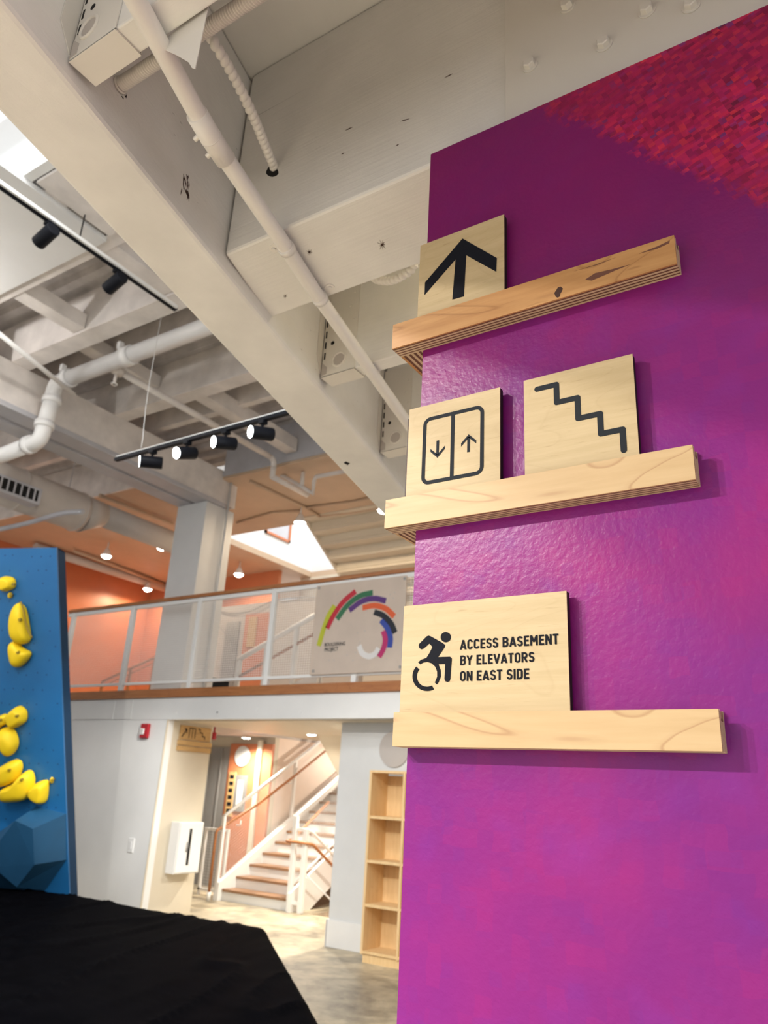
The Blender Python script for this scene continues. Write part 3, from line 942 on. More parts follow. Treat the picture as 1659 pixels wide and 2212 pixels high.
# ribbed flexible conduit out of the main beam
h0 = onp(258, 185, side_p, side_n)
yr = h0[1]
rp = [np.array([xr(yr) + 0.002, yr, h0[2]]), ony(400, 98, yr), ony(560, 2, yr)]
zz_ = h0[2]
x_end = ony(560, 2, yr)[0]
rib = thing('flexible_conduit', (xr(yr), yr, zz_), 'fine-ribbed flexible conduit coming out of the slanting beam', 'conduit')
m = MB(); pts = []; rs = []
xx = xr(yr) + 0.001; i = 0
while xx < x_end + 0.02:
    for dx, rr in ((0, 0.0100), (0.0016, 0.0126), (0.0034, 0.0126), (0.0046, 0.0100)):
        pts.append((xx + dx, yr, zz_)); rs.append(rr)
    xx += 0.0050
m.tube(pts, 0.012, 14, rs=rs).build('ribbed_sleeve', 'cream_metal', rib)
MB().ring((xr(yr) + 0.004, yr, zz_), (1, 0.1, 0), 0.0128, 0.0022).build('bushing', 'cream_metal', rib)

# ================================================================== MEZZANINE AND LOWER LEVEL
FY = 7.34            # plane of the mezzanine front and of the white wall below it
CEIL = 2.386
MF = 2.70            # mezzanine floor
RX = -8.16           # cream return wall
# white wall left of the opening, and its cream return
struct(MB().box(-15.0, RX, FY, FY + 0.12, 0, CEIL).build('wall_left', 'white_wall'), 'white wall with a fire alarm and a switch plate')
struct(MB().box(RX - 0.02, RX, FY + 0.12, 8.2, 0, CEIL).build('wall_left', 'cream_wall'), 'cream side wall carrying a cabinet and a wooden sign')
MB().box(RX - 0.004, RX + 0.004, FY - 0.004, FY + 0.02, 0, CEIL).build('trim_1', 'cream_wall')['kind'] = 'structure'
# white fascia of the mezzanine
fa = struct(MB().box(-15.0, 1.0, FY, FY + 0.10, CEIL + 0.004, 2.675).build('wall_back', 'white_wall'), 'white fascia of the mezzanine edge')
MB().box(-10.15, -9.28, FY - 0.008, FY, CEIL + 0.012, 2.655).build('patch_panel', 'white_wall', fa, bevel=0.002)
MB().box(-9.26, -8.90, FY - 0.005, FY, CEIL + 0.010, 2.655).build('patch_panel', 'white_wall', fa, bevel=0.002)
for x, y in ((380, 1541), (470, 1541), (470, 1537), (555, 1533), (648, 1538)):
    c = ony(x, y, FY)
    MB().disc_prism((c[0], FY, c[2]), (0, -1, 0), 0.022, 0.006, 14).build('bolt_cap', 'white_metal', fa)
struct(MB().box(-15.0, 1.0, FY - 0.03, FY + 0.05, 2.678, 2.792).build('trim_2', 'rail_wood'), 'wooden curb along the mezzanine edge')
# mezzanine slab (boards below are its soffit)
struct(MB().box(-15.0, 1.0, FY + 0.10, 9.0, CEIL + 0.03, MF).build('floor', 'grey_wall'), 'mezzanine floor slab')
struct(MB().box(-15.0, -8.95, 9.0, 13.0, CEIL + 0.03, MF).build('floor', 'grey_wall'), 'mezzanine floor slab')
sf = struct(MB().box(-8.95, -3.0, 9.0, 9.75, CEIL + 0.03, MF).build('floor', 'grey_wall'), 'mezzanine floor slab')
sof = struct(MB().box(-8.14, -3.2, FY + 0.11, 10.5, CEIL + 0.012, CEIL + 0.028).build('ceiling', 'cream_wall'), 'narrow board soffit under the mezzanine')
xx = -8.14
while xx < -3.3:
    MB().box(xx + 0.004, xx + 0.136, FY + 0.12, 10.5, CEIL - 0.004, CEIL + 0.012).build('board', 'cream_wall', sof)
    xx += 0.14

# --- railing
rail = thing('mezzanine_railing', (-7.0, FY, 2.79), 'white metal railing with wire mesh and a wooden cap rail', 'railing')
MB().box(-10.75, -2.0, FY - 0.035, FY + 0.045, 4.035, 4.085).build('cap_rail', 'rail_wood', rail, bevel=0.006)
MB().box(-10.75, -2.0, FY - 0.02, FY + 0.02, 3.975, 4.030).build('top_rail', 'white_metal', rail, bevel=0.004)
MB().box(-10.75, -2.0, FY - 0.018, FY + 0.018, 2.865, 2.905).build('bottom_rail', 'white_metal', rail, bevel=0.004)
posts = [-10.62, -9.215, -7.83, -6.49, -5.15, -3.80]
for px_ in posts:
    MB().box(px_ - 0.035, px_ + 0.035, FY - 0.03, FY + 0.03, 2.79, 4.03).build('post', 'white_metal', rail, bevel=0.006)
m = MB()
for a_, b_ in zip(posts[:-1], posts[1:]):
    n = int((b_ - a_ - 0.08) / 0.035)
    for i in range(n + 1):
        x = a_ + 0.04 + (b_ - a_ - 0.08) * i / n
        m.box(x - 0.0026, x + 0.0026, FY - 0.0016, FY + 0.0016, 2.905, 3.975)
z = 2.935
while z < 3.97:
    m.box(posts[0], posts[-1], FY - 0.0048, FY - 0.0016, z - 0.0026, z + 0.0026)
    z += 0.030
mesh = m.build('wire_mesh', 'white_metal', rail)
mesh['kind'] = 'stuff'

# --- logo board on the railing
LY = FY - 0.055
lg = thing('logo_board', (-5.16, LY, 2.90), 'tan board with a fan of coloured arcs hung on the railing', 'sign')
lx0 = avg(ony(683, 1265, LY)[0], ony(670, 1458, LY)[0]); lx1 = avg(ony(884, 1243, LY)[0], ony(864, 1450, LY)[0])
lz1 = avg(ony(683, 1265, LY)[2], ony(884, 1243, LY)[2]); lz0 = avg(ony(670, 1458, LY)[2], ony(864, 1450, LY)[2])
MB().box(lx0, lx1, LY, LY + 0.018, lz0, lz1).build('board', 'logo_board', lg, bevel=0.004)
def z6(x, y): return (450 + x * 0.3014, 1100 + y * 0.3014)
def arc(name, mat, pts, wpx, i):
    P = bez([ony(*z6(*p), LY - 0.003) for p in pts], 8)
    hw = wpx * 0.3014 * 0.5 * 0.0066
    q = [np.array([p[0], p[2]]) for p in P]
    Lf, Rg = [], []
    for j in range(len(q)):
        d = q[min(j + 1, len(q) - 1)] - q[max(j - 1, 0)]; d /= np.linalg.norm(d); nn = np.array([-d[1], d[0]]) * hw
        Lf.append(q[j] + nn); Rg.append(q[j] - nn)
    m = MB(); yf = LY - 0.003; n = len(q)
    vs = [(a[0], yf, a[1]) for a in Lf] + [(a[0], yf, a[1]) for a in Rg] + [(a[0], LY, a[1]) for a in Lf] + [(a[0], LY, a[1]) for a in Rg]
    fs = []
    for j in range(n - 1):
        fs += [(j, j + 1, n + j + 1, n + j), (j, 2 * n + j, 2 * n + j + 1, j + 1), (n + j, n + j + 1, 3 * n + j + 1, 3 * n + j)]
    fs += [(0, n, 3 * n, 2 * n), (n - 1, 3 * n - 1, 4 * n - 1, 2 * n - 1)]
    m.add(vs, fs)
    m.build(name, mat, lg)
arcs = (('logo_lime', ((905, 690), (860, 765), (825, 860), (790, 980))),
        ('logo_red', ((1055, 588), (965, 665), (895, 765), (850, 855))),
        ('logo_green', ((1178, 597), (1085, 622), (995, 690), (922, 788))),
        ('logo_purple', ((1272, 656), (1185, 640), (1095, 662), (1010, 725))),
        ('logo_orange', ((1105, 706), (1190, 690), (1270, 712), (1332, 768))),
        ('logo_black', ((1188, 736), (1252, 762), (1308, 818), (1338, 885))),
        ('logo_blue', ((1238, 795), (1280, 850), (1304, 920), (1298, 992))),
        ('logo_magenta', ((1253, 872), (1268, 932), (1254, 1000), (1222, 1058))),
        ('logo_white', ((1080, 978), (1102, 1030), (1150, 1054), (1196, 1034), (1220, 995))))
for i, (mt, pts) in enumerate(arcs):
    arc('arc', mt, pts, 34, i)
for body, y0_, x1_ in (('BOULDERING', 984, 980), ('PROJECT', 1019, 930)):
    A = ony(*z6(832, y0_), LY - 0.002); Bq = ony(*z6(x1_, y0_ - 3), LY - 0.002)
    text_mesh('lettering', body, lg, 'logo_black', A[0], A[2], 0.042, Bq[0] - A[0], LY - 0.002, bold=0.02)
rd = random.Random(4)
for x, y in ((795, 565), (1408, 497), (752, 1160), (1375, 1130)):
    c = ony(*z6(x, y), LY); MB().disc_prism((c[0], LY, c[2]), (0, -1, 0), 0.018, 0.006, 12).build('corner_bolt', 'elevator_steel', lg)
tn = MB()
for i in range(22):
    x, z = rd.uniform(lx0 + 0.08, lx1 - 0.08), rd.uniform(lz0 + 0.06, lz1 - 0.06)
    tn.disc_prism((x, LY, z), (0, -1, 0), 0.009, 0.0008, 8)
tn.build('bolt_hole', 'grey_wall', lg)['kind'] = 'stuff'

# --- wall column with baseboard, and the bookcase
struct(MB().box(-5.58, -2.6, 7.755, 8.3, 0, CEIL).build('wall_right', 'column_paint'), 'white column wall behind the bookcase')
MB().box(-5.60, -2.6, 7.73, 7.755, 0, 0.27).build('baseboard_right', 'white_wall', bevel=0.004)['kind'] = 'structure'
struct(MB().box(-5.60, -5.58, 7.73, 8.3, 0, 0.27).build('baseboard_right', 'white_wall'), 'tall white baseboard')
BK = 7.335
bc = thing('bookcase', (-4.4, BK + 0.18, 0), 'tall empty blond wood bookcase against the white column', 'bookcase')
bx0, bx1, bxm = -4.862, -4.01, -4.437
top = 1.815
zsh = [ony(800, y, BK)[2] for y in (1765, 1861, 1957)]
zb = ony(800, 2060, BK)[2]
for x in (bx0, bxm, bx1):
    MB().box(x, x + 0.028, BK, BK + 0.35, zb - 0.02, top).build('side_panel', 'case_wood', bc, bevel=0.002)
MB().box(bx0 + 0.028, bx1, BK + 0.335, BK + 0.349, zb, top - 0.02).build('back_panel', 'case_wood', bc)
MB().box(bx0, bx1 + 0.028, BK, BK + 0.35, top, top + 0.024).build('top_panel', 'case_wood', bc)
for xa, xb in ((bx0 + 0.028, bxm), (bxm + 0.028, bx1)):
    for z in zsh + [zb]:
        MB().box(xa, xb, BK + 0.004, BK + 0.335, z - 0.013, z + 0.013).build('shelf', 'case_wood', bc)
MB().box(bx0 + 0.02, bx1 + 0.01, BK + 0.02, BK + 0.33, 0.0, zb - 0.02).build('plinth', 'case_wood', bc)
c = ony(853, 1618, 7.755)
tag(MB().disc_prism((c[0], 7.755, c[2]), (0, -1, 0), 0.20, 0.02, 28).build('wall_disc', 'grey_wall'), 'round grey disc on the white column above the bookcase', 'disc')

# --- things on the white wall
c = ony(316, 1580, FY)
fa_ = thing('fire_alarm', (c[0], FY - 0.03, c[2] - 0.09), 'red fire alarm strobe on the white wall', 'alarm')
MB().box(c[0] - 0.075, c[0] + 0.075, FY - 0.05, FY, c[2] - 0.09, c[2] + 0.10).build('housing', 'red_plastic', fa_, bevel=0.012)
MB().box(c[0] - 0.055, c[0] + 0.02, FY - 0.066, FY - 0.048, c[2] - 0.045, c[2] + 0.035).build('strobe_lens', 'white_metal', fa_, bevel=0.008)
for i in range(3):
    MB().box(c[0] - 0.050 + i * 0.02, c[0] - 0.040 + i * 0.02, FY - 0.0675, FY - 0.066, c[2] - 0.03, c[2] + 0.02).build('lens_rib', 'grey_wall', fa_)
c = ony(284, 1826, FY)
sw = thing('switch_plate', (c[0], FY, c[2] - 0.08), 'small white switch plate low on the white wall', 'switch')
MB().box(c[0] - 0.05, c[0] + 0.05, FY - 0.012, FY, c[2] - 0.085, c[2] + 0.085).build('plate', 'white_metal', sw, bevel=0.004)
MB().box(c[0] - 0.018, c[0] + 0.018, FY - 0.018, FY - 0.011, c[2] - 0.045, c[2] + 0.045).build('rocker', 'pipe_white', sw, bevel=0.003)
# cabinet on the cream return wall
ab = thing('wall_cabinet', (RX + 0.08, 7.83, 0.50), 'white surface cabinet with a dark slot on the cream side wall', 'cabinet')
MB().box(RX, RX + 0.155, 7.66, 8.10, 0.50, 1.12).build('body', 'white_metal', ab, bevel=0.005)
dr = MB().box(RX + 0.156, RX + 0.166, 7.675, 8.085, 0.515, 1.105).build('door', 'white_metal', ab, bevel=0.003)
MB().box(RX + 0.1665, RX + 0.168, 7.845, 7.890, 0.60, 1.04).build('window_slot', 'dark_hole', dr)
MB().cyl((RX + 0.17, 7.825, 0.76), (RX + 0.17, 7.825, 0.88), 0.008, 8).build('latch', 'elevator_steel', dr)
# wooden sign high on the return wall
ws = thing('wayfinding_board', (RX + 0.01, 7.87, 2.01), 'small wooden sign board with pictograms high on the cream wall', 'sign')
MB().box(RX, RX + 0.012, 7.58, 8.16, 2.16, 2.345).build('pictogram_panel', 'sign_wood', ws)
for z0_, z1_ in ((2.01, 2.075), (2.085, 2.15)):
    MB().box(RX, RX + 0.03, 7.56, 8.19, z0_, z1_).build('text_plank', 'sign_wood', ws, bevel=0.002)
XS = RX + 0.013
def sx(pts, nm, e=0.001, mat='dark_ink'):
    MB().prism([(XS, y, z) for y, z in pts], (e, 0, 0)).build(nm, mat, ws)
def stroke_yz(path, wd, nm):
    m = MB()
    for (ya, za), (yb, zb_) in zip(path[:-1], path[1:]):
        L = math.hypot(yb - ya, zb_ - za); ny, nz = -(zb_ - za) / L * wd / 2, (yb - ya) / L * wd / 2
        m.prism([(XS, ya + ny, za + nz), (XS, yb + ny, zb_ + nz), (XS, yb - ny, zb_ - nz), (XS, ya - ny, za - nz)], (0.001, 0, 0))
    m.build(nm, 'dark_ink', ws)
stroke_yz([(7.62, 2.19), (7.70, 2.30), (7.66, 2.295)], 0.014, 'arrow_mark')
stroke_yz([(7.70, 2.30), (7.70, 2.25)], 0.014, 'arrow_mark')
stroke_yz([(7.75, 2.185), (7.75, 2.315), (7.86, 2.315), (7.86, 2.185)], 0.012, 'elevator_mark')
stroke_yz([(7.805, 2.185), (7.805, 2.315)], 0.010, 'elevator_mark')
stroke_yz([(7.91, 2.315), (7.95, 2.315), (7.95, 2.27), (8.0, 2.27), (8.0, 2.225), (8.05, 2.225), (8.05, 2.185)], 0.012, 'stairs_mark')

# --- soffit downlights
for i, (x, y) in enumerate(((-9.2, 10.05), (-7.27, 9.35), (-5.66, 8.42))):
    nm = ('round white soffit downlight nearest the elevator', 'round white soffit downlight over the stair foot', 'round white soffit downlight beside the bookcase column')[i]
    d_ = thing('soffit_downlight', (x, y, CEIL - 0.02), nm, 'downlight', 'downlights in the board soffit')
    MB().cyl((x, y, CEIL - 0.004), (x, y, CEIL - 0.018), 0.085, 24).build('trim_ring', 'white_metal', d_)
    MB().cyl((x, y, CEIL - 0.018), (x, y, CEIL - 0.028), 0.068, 24, 0.05).build('lens', 'lamp_glow', d_)
    spot('downlight_light', d_, (x, y, CEIL - 0.05), (x, y, 0), 165, (1.0, 0.93, 0.80), 155, 0.8, 0.06)
# small red exit light / sprinkler parts by the sign
c = ony(462, 1590, 8.3)
tag(MB().box(c[0] - 0.03, c[0] + 0.03, 8.27, 8.32, c[2] - 0.05, c[2] + 0.05).box(c[0] - 0.01, c[0] + 0.01, 8.29, 8.31, c[2] + 0.05, CEIL - 0.004).build('ceiling_strobe', 'red_plastic', bevel=0.004), 'tiny red strobe hanging under the board soffit', 'strobe')

# --- back walls of the lower level
struct(MB().box(-13.0, -8.93, 10.5, 10.6, 0, CEIL + 0.03).build('wall_back', 'cream_wall'), 'cream wall around the elevator')
struct(MB().box(-10.75, -9.78, 10.46, 10.495, 0, 2.24).build('door_1', 'elevator_steel'), 'grey steel elevator door')
for x in (-10.45, -10.40, -10.1):
    MB().box(x - 0.012, x + 0.012, 10.44, 10.46, 0, 2.22).build('trim_3', 'elevator_steel')['kind'] = 'structure'
struct(MB().box(-9.90, -8.93, 10.44, 10.495, 0, 2.30).build('wall_back', 'orange_wall'), 'orange accent wall beside the elevator')
struct(MB().box(-9.24, -9.14, 10.40, 10.44, 0, 2.36).build('trim_4', 'cream_wall'), 'cream pipe chase on the orange wall')
c = ony(521, 1633, 10.4)
tag(MB().disc_prism((c[0], 10.44, c[2]), (0, -1, 0), 0.17, 0.02, 24).build('wall_disc', 'column_paint'), 'pale round disc on the orange wall', 'disc')
c = ony(496, 1715, 10.4)
vs_ = thing('vertical_sign', (c[0], 10.42, c[2] - 0.35), 'narrow wooden sign on the orange wall beside the elevator', 'sign')
MB().box(c[0] - 0.075, c[0] + 0.075, 10.41, 10.44, c[2] - 0.36, c[2] + 0.36).build('board', 'sign_wood', vs_)
for i in range(6):
    MB().box(c[0] - 0.045, c[0] + 0.045, 10.407, 10.41, c[2] - 0.30 + i * 0.11, c[2] - 0.24 + i * 0.11).build('dark_mark', 'dark_ink', vs_)
c = ony(516, 1712, 10.4)
nb = thing('notice_board', (c[0], 10.43, c[2] - 0.3), 'grey notice panel on the orange wall', 'panel')
MB().box(c[0] - 0.14, c[0] + 0.14, 10.42, 10.44, c[2] - 0.30, c[2] + 0.28).build('panel', 'elevator_steel', nb)
MB().box(c[0] - 0.06, c[0] + 0.06, 10.415, 10.42, c[2] - 0.22, c[2] + 0.20).build('paper', 'white_wall', nb)
# stairwell walls
struct(MB().box(-9.0, -8.93, 10.6, 13.0, 0, CEIL + 0.03).build('wall_left', 'peach_wall'), 'peach stairwell wall')
struct(MB().box(-9.0, -3.0, 13.0, 13.15, -2.8, MF).build('wall_back', 'peach_wall'), 'peach wall at the back of the stairwell')
struct(MB().box(-5.72, -5.62, 9.42, 13.0, -2.8, 2.38).build('wall_right', 'peach_wall'), 'peach wall beside the stair down')
struct(MB().box(-7.30, -7.12, 9.42, 13.0, -2.8, -0.12).build('wall_left', 'peach_wall'), 'peach wall under the stair')
struct(MB().box(-7.12, -5.72, 9.35, 9.42, -2.8, -0.12).build('wall_front', 'peach_wall'), 'peach wall below the floor edge')

# --- staircase
X0, X1 = -8.74, -7.42
RISE, RUN, SY_ = 0.158, 0.280, 9.40
NS = 12
st = thing('staircase', (-8.1, SY_, 0), 'staircase with wooden treads and cream risers rising from the lobby', 'stairs')
for i in range(NS):
    z = RISE * (i + 1); y = SY_ + RUN * i
    MB().box(X0, X1, y - 0.022, y + RUN + 0.004, z - 0.036, z).build('tread', 'tread_wood', st, bevel=0.004)
    MB().box(X0, X1, y, y + 0.02, z - RISE, z - 0.036).build('riser', 'white_wall', st)
yl = SY_ + RUN * NS; zl = RISE * NS
MB().box(X0, -5.75, yl, 12.98, zl - 0.15, zl).build('landing', 'tread_wood', st)
for xa in (X0 - 0.05, X1):
    m = MB().prism([(xa, SY_ - 0.10, 0.0), (xa, SY_ - 0.10, 0.24), (xa, yl, zl + 0.24), (xa, yl, zl - 0.22), (xa, SY_ + 0.36, 0.0)], (0.05, 0, 0))
    m.build('stringer', 'white_metal', st)
def guard(root, x, ya, za, yb, zb_, h, npost=3, first=0):
    # sloped guard: posts, top and bottom rail, wire infill, wooden handrail
    for i in range(first, npost):
        t = i / (npost - 1)
        y = ya + (yb - ya) * t; z = za + (zb_ - za) * t
        MB().box(x - 0.025, x + 0.025, y - 0.025, y + 0.025, z - 0.05, z + h).build('post', 'white_metal', root)
    MB().tube([(x, ya, za + h), (x, yb, zb_ + h)], 0.027, 8).build('top_rail', 'white_metal', root)
    MB().tube([(x, ya, za + 0.10), (x, yb, zb_ + 0.10)], 0.018, 8).build('bottom_rail', 'white_metal', root)
    m = MB()
    n = int((yb - ya) / 0.045)
    for i in range(1, n):
        t = i / n
        y = ya + (yb - ya) * t; z = za + (zb_ - za) * t
        m.box(x - 0.0012, x + 0.0012, y - 0.0012, y + 0.0012, z + 0.10, z + h)
    k_ = 0.145
    while k_ < h - 0.02:
        m.tube([(x, ya, za + k_), (x, yb, zb_ + k_)], 0.0012, 4, smooth=False)
        k_ += 0.045
    m.build('wire_infill', 'white_metal', root)['kind'] = 'stuff'
slope = RISE / RUN
gl = thing('stair_railing', (X0 - 0.05, SY_ - 0.1, 0), 'white stair railing with a wooden handrail beside the orange wall', 'railing')
ya = SY_ - 0.08
guard(gl, X0 - 0.06, ya, 0.14, yl - 0.2, 0.14 + slope * (yl - 0.2 - ya), 1.02)
MB().box(X0 - 0.085, X0 - 0.035, ya - 0.025, ya + 0.025, 0, 0.089).build('post_foot', 'white_metal', gl)
hx = X0 + 0.02
pth = [(hx - 0.10, ya - 0.12, 0.10), (hx - 0.10, ya - 0.12, 0.92), (hx - 0.10, ya - 0.10, 0.96)]
for i in range(1, 5):
    t = i / 4
    pth.append((hx - 0.10 + 0.10 * min(1, t * 3), ya + 2.9 * t, 0.96 + slope * 2.9 * t))
pth.append((hx + 0.5, ya + 3.0, 0.96 + slope * 2.9))
MB().tube(pth, 0.021, 10).build('handrail', 'rail_wood', gl)
MB().cyl((hx - 0.10, ya - 0.12, 0.0), (hx - 0.10, ya - 0.12, 0.12), 0.03, 10).build('floor_socket', 'white_metal', gl)
for t in (0.1, 0.5, 0.9):
    y = ya + 2.9 * t
    MB().tube([(hx, y, 0.94 + slope * 2.9 * t), (hx, y, 0.87 + slope * 2.9 * t), (X0 - 0.06, y, 0.87 + slope * 2.9 * t)], 0.010, 6).build('bracket', 'white_metal', gl)
# low guard panel left of the stair
gp = thing('guard_panel', (-9.2, SY_, 0), 'low white wire guard panel left of the stair foot', 'railing')
a_, b_ = onz(443, 1932, 0), onz(443, 1932, 0)
for x in (-9.42, -8.95):
    MB().box(x - 0.02, x + 0.02, 9.58, 9.62, 0, 0.92).build('post', 'white_metal', gp)
for z in (0.06, 0.92):
    MB().box(-9.44, -8.93, 9.58, 9.62, z, z + 0.04).build('rail', 'white_metal', gp)
m = MB()
for i in range(1, 12):
    m.box(-9.42 + i * 0.039, -9.418 + i * 0.039, 9.599, 9.602, 0.10, 0.92)
for i in range(1, 20):
    m.box(-9.42, -8.95, 9.599, 9.602, 0.10 + i * 0.041, 0.102 + i * 0.041)
m.build('wire_infill', 'white_metal', gp)['kind'] = 'stuff'
# right guard and the newels at the stair down
gr = thing('stair_railing', (X1 + 0.08, SY_, 0), 'white stair railing with newel posts between the stairs up and down', 'railing')
xa = avg(onz(624, 1967, 0)[0], X1 + 0.06)
yA = SY_ - 0.04
xb = onz(659, 1972, 0)[0]
zA = ony(641, 1761, yA)[2]; zB = ony(673, 1791, yA)[2]
MB().box(xa - 0.035, xa + 0.035, yA - 0.035, yA + 0.035, 0, zA).build('newel_post', 'white_metal', gr, bevel=0.006)
MB().box(xb - 0.035, xb + 0.035, yA - 0.035, yA + 0.035, 0, zB).build('newel_post', 'white_metal', gr, bevel=0.006)
for z in (0.10, zB - 0.04):
    MB().box(xa, xb, yA - 0.02, yA + 0.02, z, z + 0.045).build('cross_rail', 'white_metal', gr)
m = MB()
for i in range(1, 7):
    x = xa + (xb - xa) * i / 7
    m.box(x - 0.0012, x + 0.0012, yA - 0.001, yA + 0.001, 0.14, zB - 0.04)
m.build('wire_infill', 'white_metal', gr)['kind'] = 'stuff'
guard(gr, xa + 0.01, yA, zA - 1.02, yl - 0.2, zA - 1.02 + slope * (yl - 0.2 - yA), 1.02, npost=3, first=1)
MB().tube([(xa - 0.10, yA + 0.9, 0.93 + slope * 0.9), (xa - 0.10, yA + 0.1, 0.93), (xa - 0.09, yA - 0.06, 0.90), (xb + 0.02, yA - 0.08, 0.90), (xb + 0.09, yA + 0.05, 0.88), (xb + 0.09, yA + 1.6, 0.88 - slope * 1.55)], 0.021, 10).build('handrail', 'rail_wood', gr)
MB().tube([(xb, yA, zB - 0.02), (xb, yA + 0.12, zB - 0.04), (xb, yA + 2.0, zB - 0.04 - slope * 1.9)], 0.022, 8).build('top_rail', 'white_metal', gr)
MB().tube([(xb, yA, 0.52), (xb, yA + 2.0, 0.52 - slope * 2.0)], 0.014, 8).build('bottom_rail', 'white_metal', gr)
# sloping soffit of the flight above
P1, P2 = onx(693, 1603, -7.35), onx(739, 1690, -7.35)
dS = (P2 - P1)
Pa, Pb = P1 - dS * 0.6, P2 + dS * 0.5
struct(MB().prism([Pa, Pb, (-5.75, Pb[1], Pb[2]), (-5.75, Pa[1], Pa[2])], (0, 0, 0.25)).build('ceiling', 'cream_wall'), 'cream sloping soffit of the upper stair flight')
wl = thing('stairwell_fill_lamp', (-7.9, 12.9, 2.1), 'added wall lamp that brightens the peach stairwell', 'lamp')  # added lamp, out of view, to brighten the stairwell walls
MB().cyl((-7.9, 13.0, 2.15), (-7.9, 12.94, 2.15), 0.09, 18).build('base', 'white_metal', wl)
MB().tube([(-7.9, 12.94, 2.15), (-7.9, 12.90, 2.15), (-7.9, 12.87, 2.15)], 0.08, 18, rs=[0.08, 0.07, 0.03]).build('globe', 'lamp_glow', wl)
spot('stairwell_fill', wl, (-7.9, 12.8, 2.15), (-7.9, 10.0, 1.0), 60, (1.0, 0.86, 0.70), 170, 0.5, 0.08)
bl = thing('basement_fill_lamp', (-6.4, 12.9, -0.6), 'added wall lamp that brightens the basement stairs', 'lamp')  # added lamp to lift the dark stair opening
MB().cyl((-6.4, 13.0, -0.55), (-6.4, 12.94, -0.55), 0.08, 18).build('base', 'white_metal', bl)
MB().tube([(-6.4, 12.94, -0.55), (-6.4, 12.90, -0.55), (-6.4, 12.88, -0.55)], 0.07, 18, rs=[0.07, 0.06, 0.03]).build('globe', 'lamp_glow', bl)
spot('basement_fill', bl, (-6.4, 12.8, -0.55), (-6.4, 10.5, -0.6), 55, (1.0, 0.84, 0.68), 172, 0.4, 0.08)
# steps down to the basement
sd = thing('basement_stairs', (-6.4, 9.5, -2.0), 'flight of steps going down beside the white newel posts', 'stairs')
for i in range(9):
    z = -RISE * (i + 1); y = 9.45 + RUN * i
    MB().box(-7.10, -5.74, y, y + RUN, z - 0.05, z).build('tread', 'tread_wood', sd)
    MB().box(-7.10, -5.74, y + RUN - 0.02, y + RUN, z - RISE, z - 0.05).build('riser', 'cream_wall', sd)

# ================================================================== UPPER MEZZANINE ROOM
UC = 6.10
# tan ceiling with the stair opening
OX0, OX1, OY0, OY1 = -10.53, -6.0, 10.04, 13.05
OWX, OBY = -14.93, 12.30
for i, (x0, x1, y0, y1) in enumerate(((OWX, -8.91, 7.5, OY0), (-8.28, -2.0, 7.86, OY0), (OWX, OX0, OY0, OY1), (OX1, -2.0, OY0, OY1), (OWX, -2.0, OY1, 14.5), (-8.91, -8.28, 8.21, OY0))):
    struct(MB().box(x0, x1, y0, y1, UC, UC + 0.12).build('ceiling', 'tan_ceiling'), 'tan painted ceiling over the mezzanine')
# walls of the daylit stair opening
struct(MB().box(OX0 - 0.1, OX0, OY0, OY1, UC + 0.12, 9.6).build('wall_left', 'white_wall'), 'white wall of the daylit stair opening')
struct(MB().box(OX0 - 0.1, OX1 + 0.1, OY1, OY1 + 0.1, UC + 0.12, 9.6).build('wall_back', 'white_wall'), 'white back wall of the daylit stair opening')
struct(MB().box(OX0 - 0.1, OX1 + 0.1, OY0 - 0.1, OY0, UC + 0.12, 9.6).build('wall_front', 'white_wall'), 'white front wall of the daylit stair opening')
struct(MB().box(OX1, OX1 + 0.1, OY0, OY1, UC + 0.12, 9.6).build('wall_right', 'white_wall'), 'white wall of the daylit stair opening')
# small framed window in the opening's left wall
wa, wb = onx(572, 1143, OX0 + 0.005), onx(612, 1168, OX0 + 0.005)
wn = MB()
y0, y1, z0, z1 = sorted((wa[1], wb[1]))[0], sorted((wa[1], wb[1]))[1] + 0.2, min(wa[2], wb[2]), max(wa[2], wb[2]) + 0.5
for (a0, a1, b0, b1) in ((y0, y1, z0, z0 + 0.05), (y0, y1, z1 - 0.05, z1), (y0, y0 + 0.05, z0, z1), (y1 - 0.05, y1, z0, z1)):
    wn.box(OX0, OX0 + 0.04, a0, a1, b0, b1)
wo = wn.build('window_1', 'orange_wall'); wo['kind'] = 'structure'
MB().box(OX0 + 0.002, OX0 + 0.012, y0 + 0.05, y1 - 0.05, z0 + 0.05, z1 - 0.05).build('pane', 'hall_steel', wo)
# underside of the flight that climbs through the opening
fs_ = thing('upper_stair_flight', (-7.0, 9.8, 5.0), 'cream underside of a stair flight climbing through the ceiling opening', 'stairs')
SX0, SX1 = -8.2, -6.3
A_, B_ = onx(735, 1240, SX0), onx(665, 1128, SX0)
dd = (B_ - A_)
rise_, run_ = 0.175, 0.175 * abs(dd[1]) / dd[2]
n0 = -6
base = A_.copy()
MB().prism([(SX0 - 0.06, A_[1] - dd[1] * 1.2, A_[2] - dd[2] * 1.2), (SX0 - 0.06, B_[1] + dd[1] * 0.02, B_[2] + dd[2] * 0.02), (SX0 - 0.06, B_[1] + dd[1] * 0.02, B_[2] + dd[2] * 0.02 + 0.30), (SX0 - 0.06, A_[1] - dd[1] * 1.2, A_[2] - dd[2] * 1.2 + 0.30)], (0.06, 0, 0)).build('stringer', 'cream_wall', fs_)
MB().prism([(SX1, A_[1] - dd[1] * 1.2, A_[2] - dd[2] * 1.2), (SX1, B_[1] + dd[1] * 0.02, B_[2] + dd[2] * 0.02), (SX1, B_[1] + dd[1] * 0.02, B_[2] + dd[2] * 0.02 + 0.30), (SX1, A_[1] - dd[1] * 1.2, A_[2] - dd[2] * 1.2 + 0.30)], (0.06, 0, 0)).build('stringer', 'cream_wall', fs_)
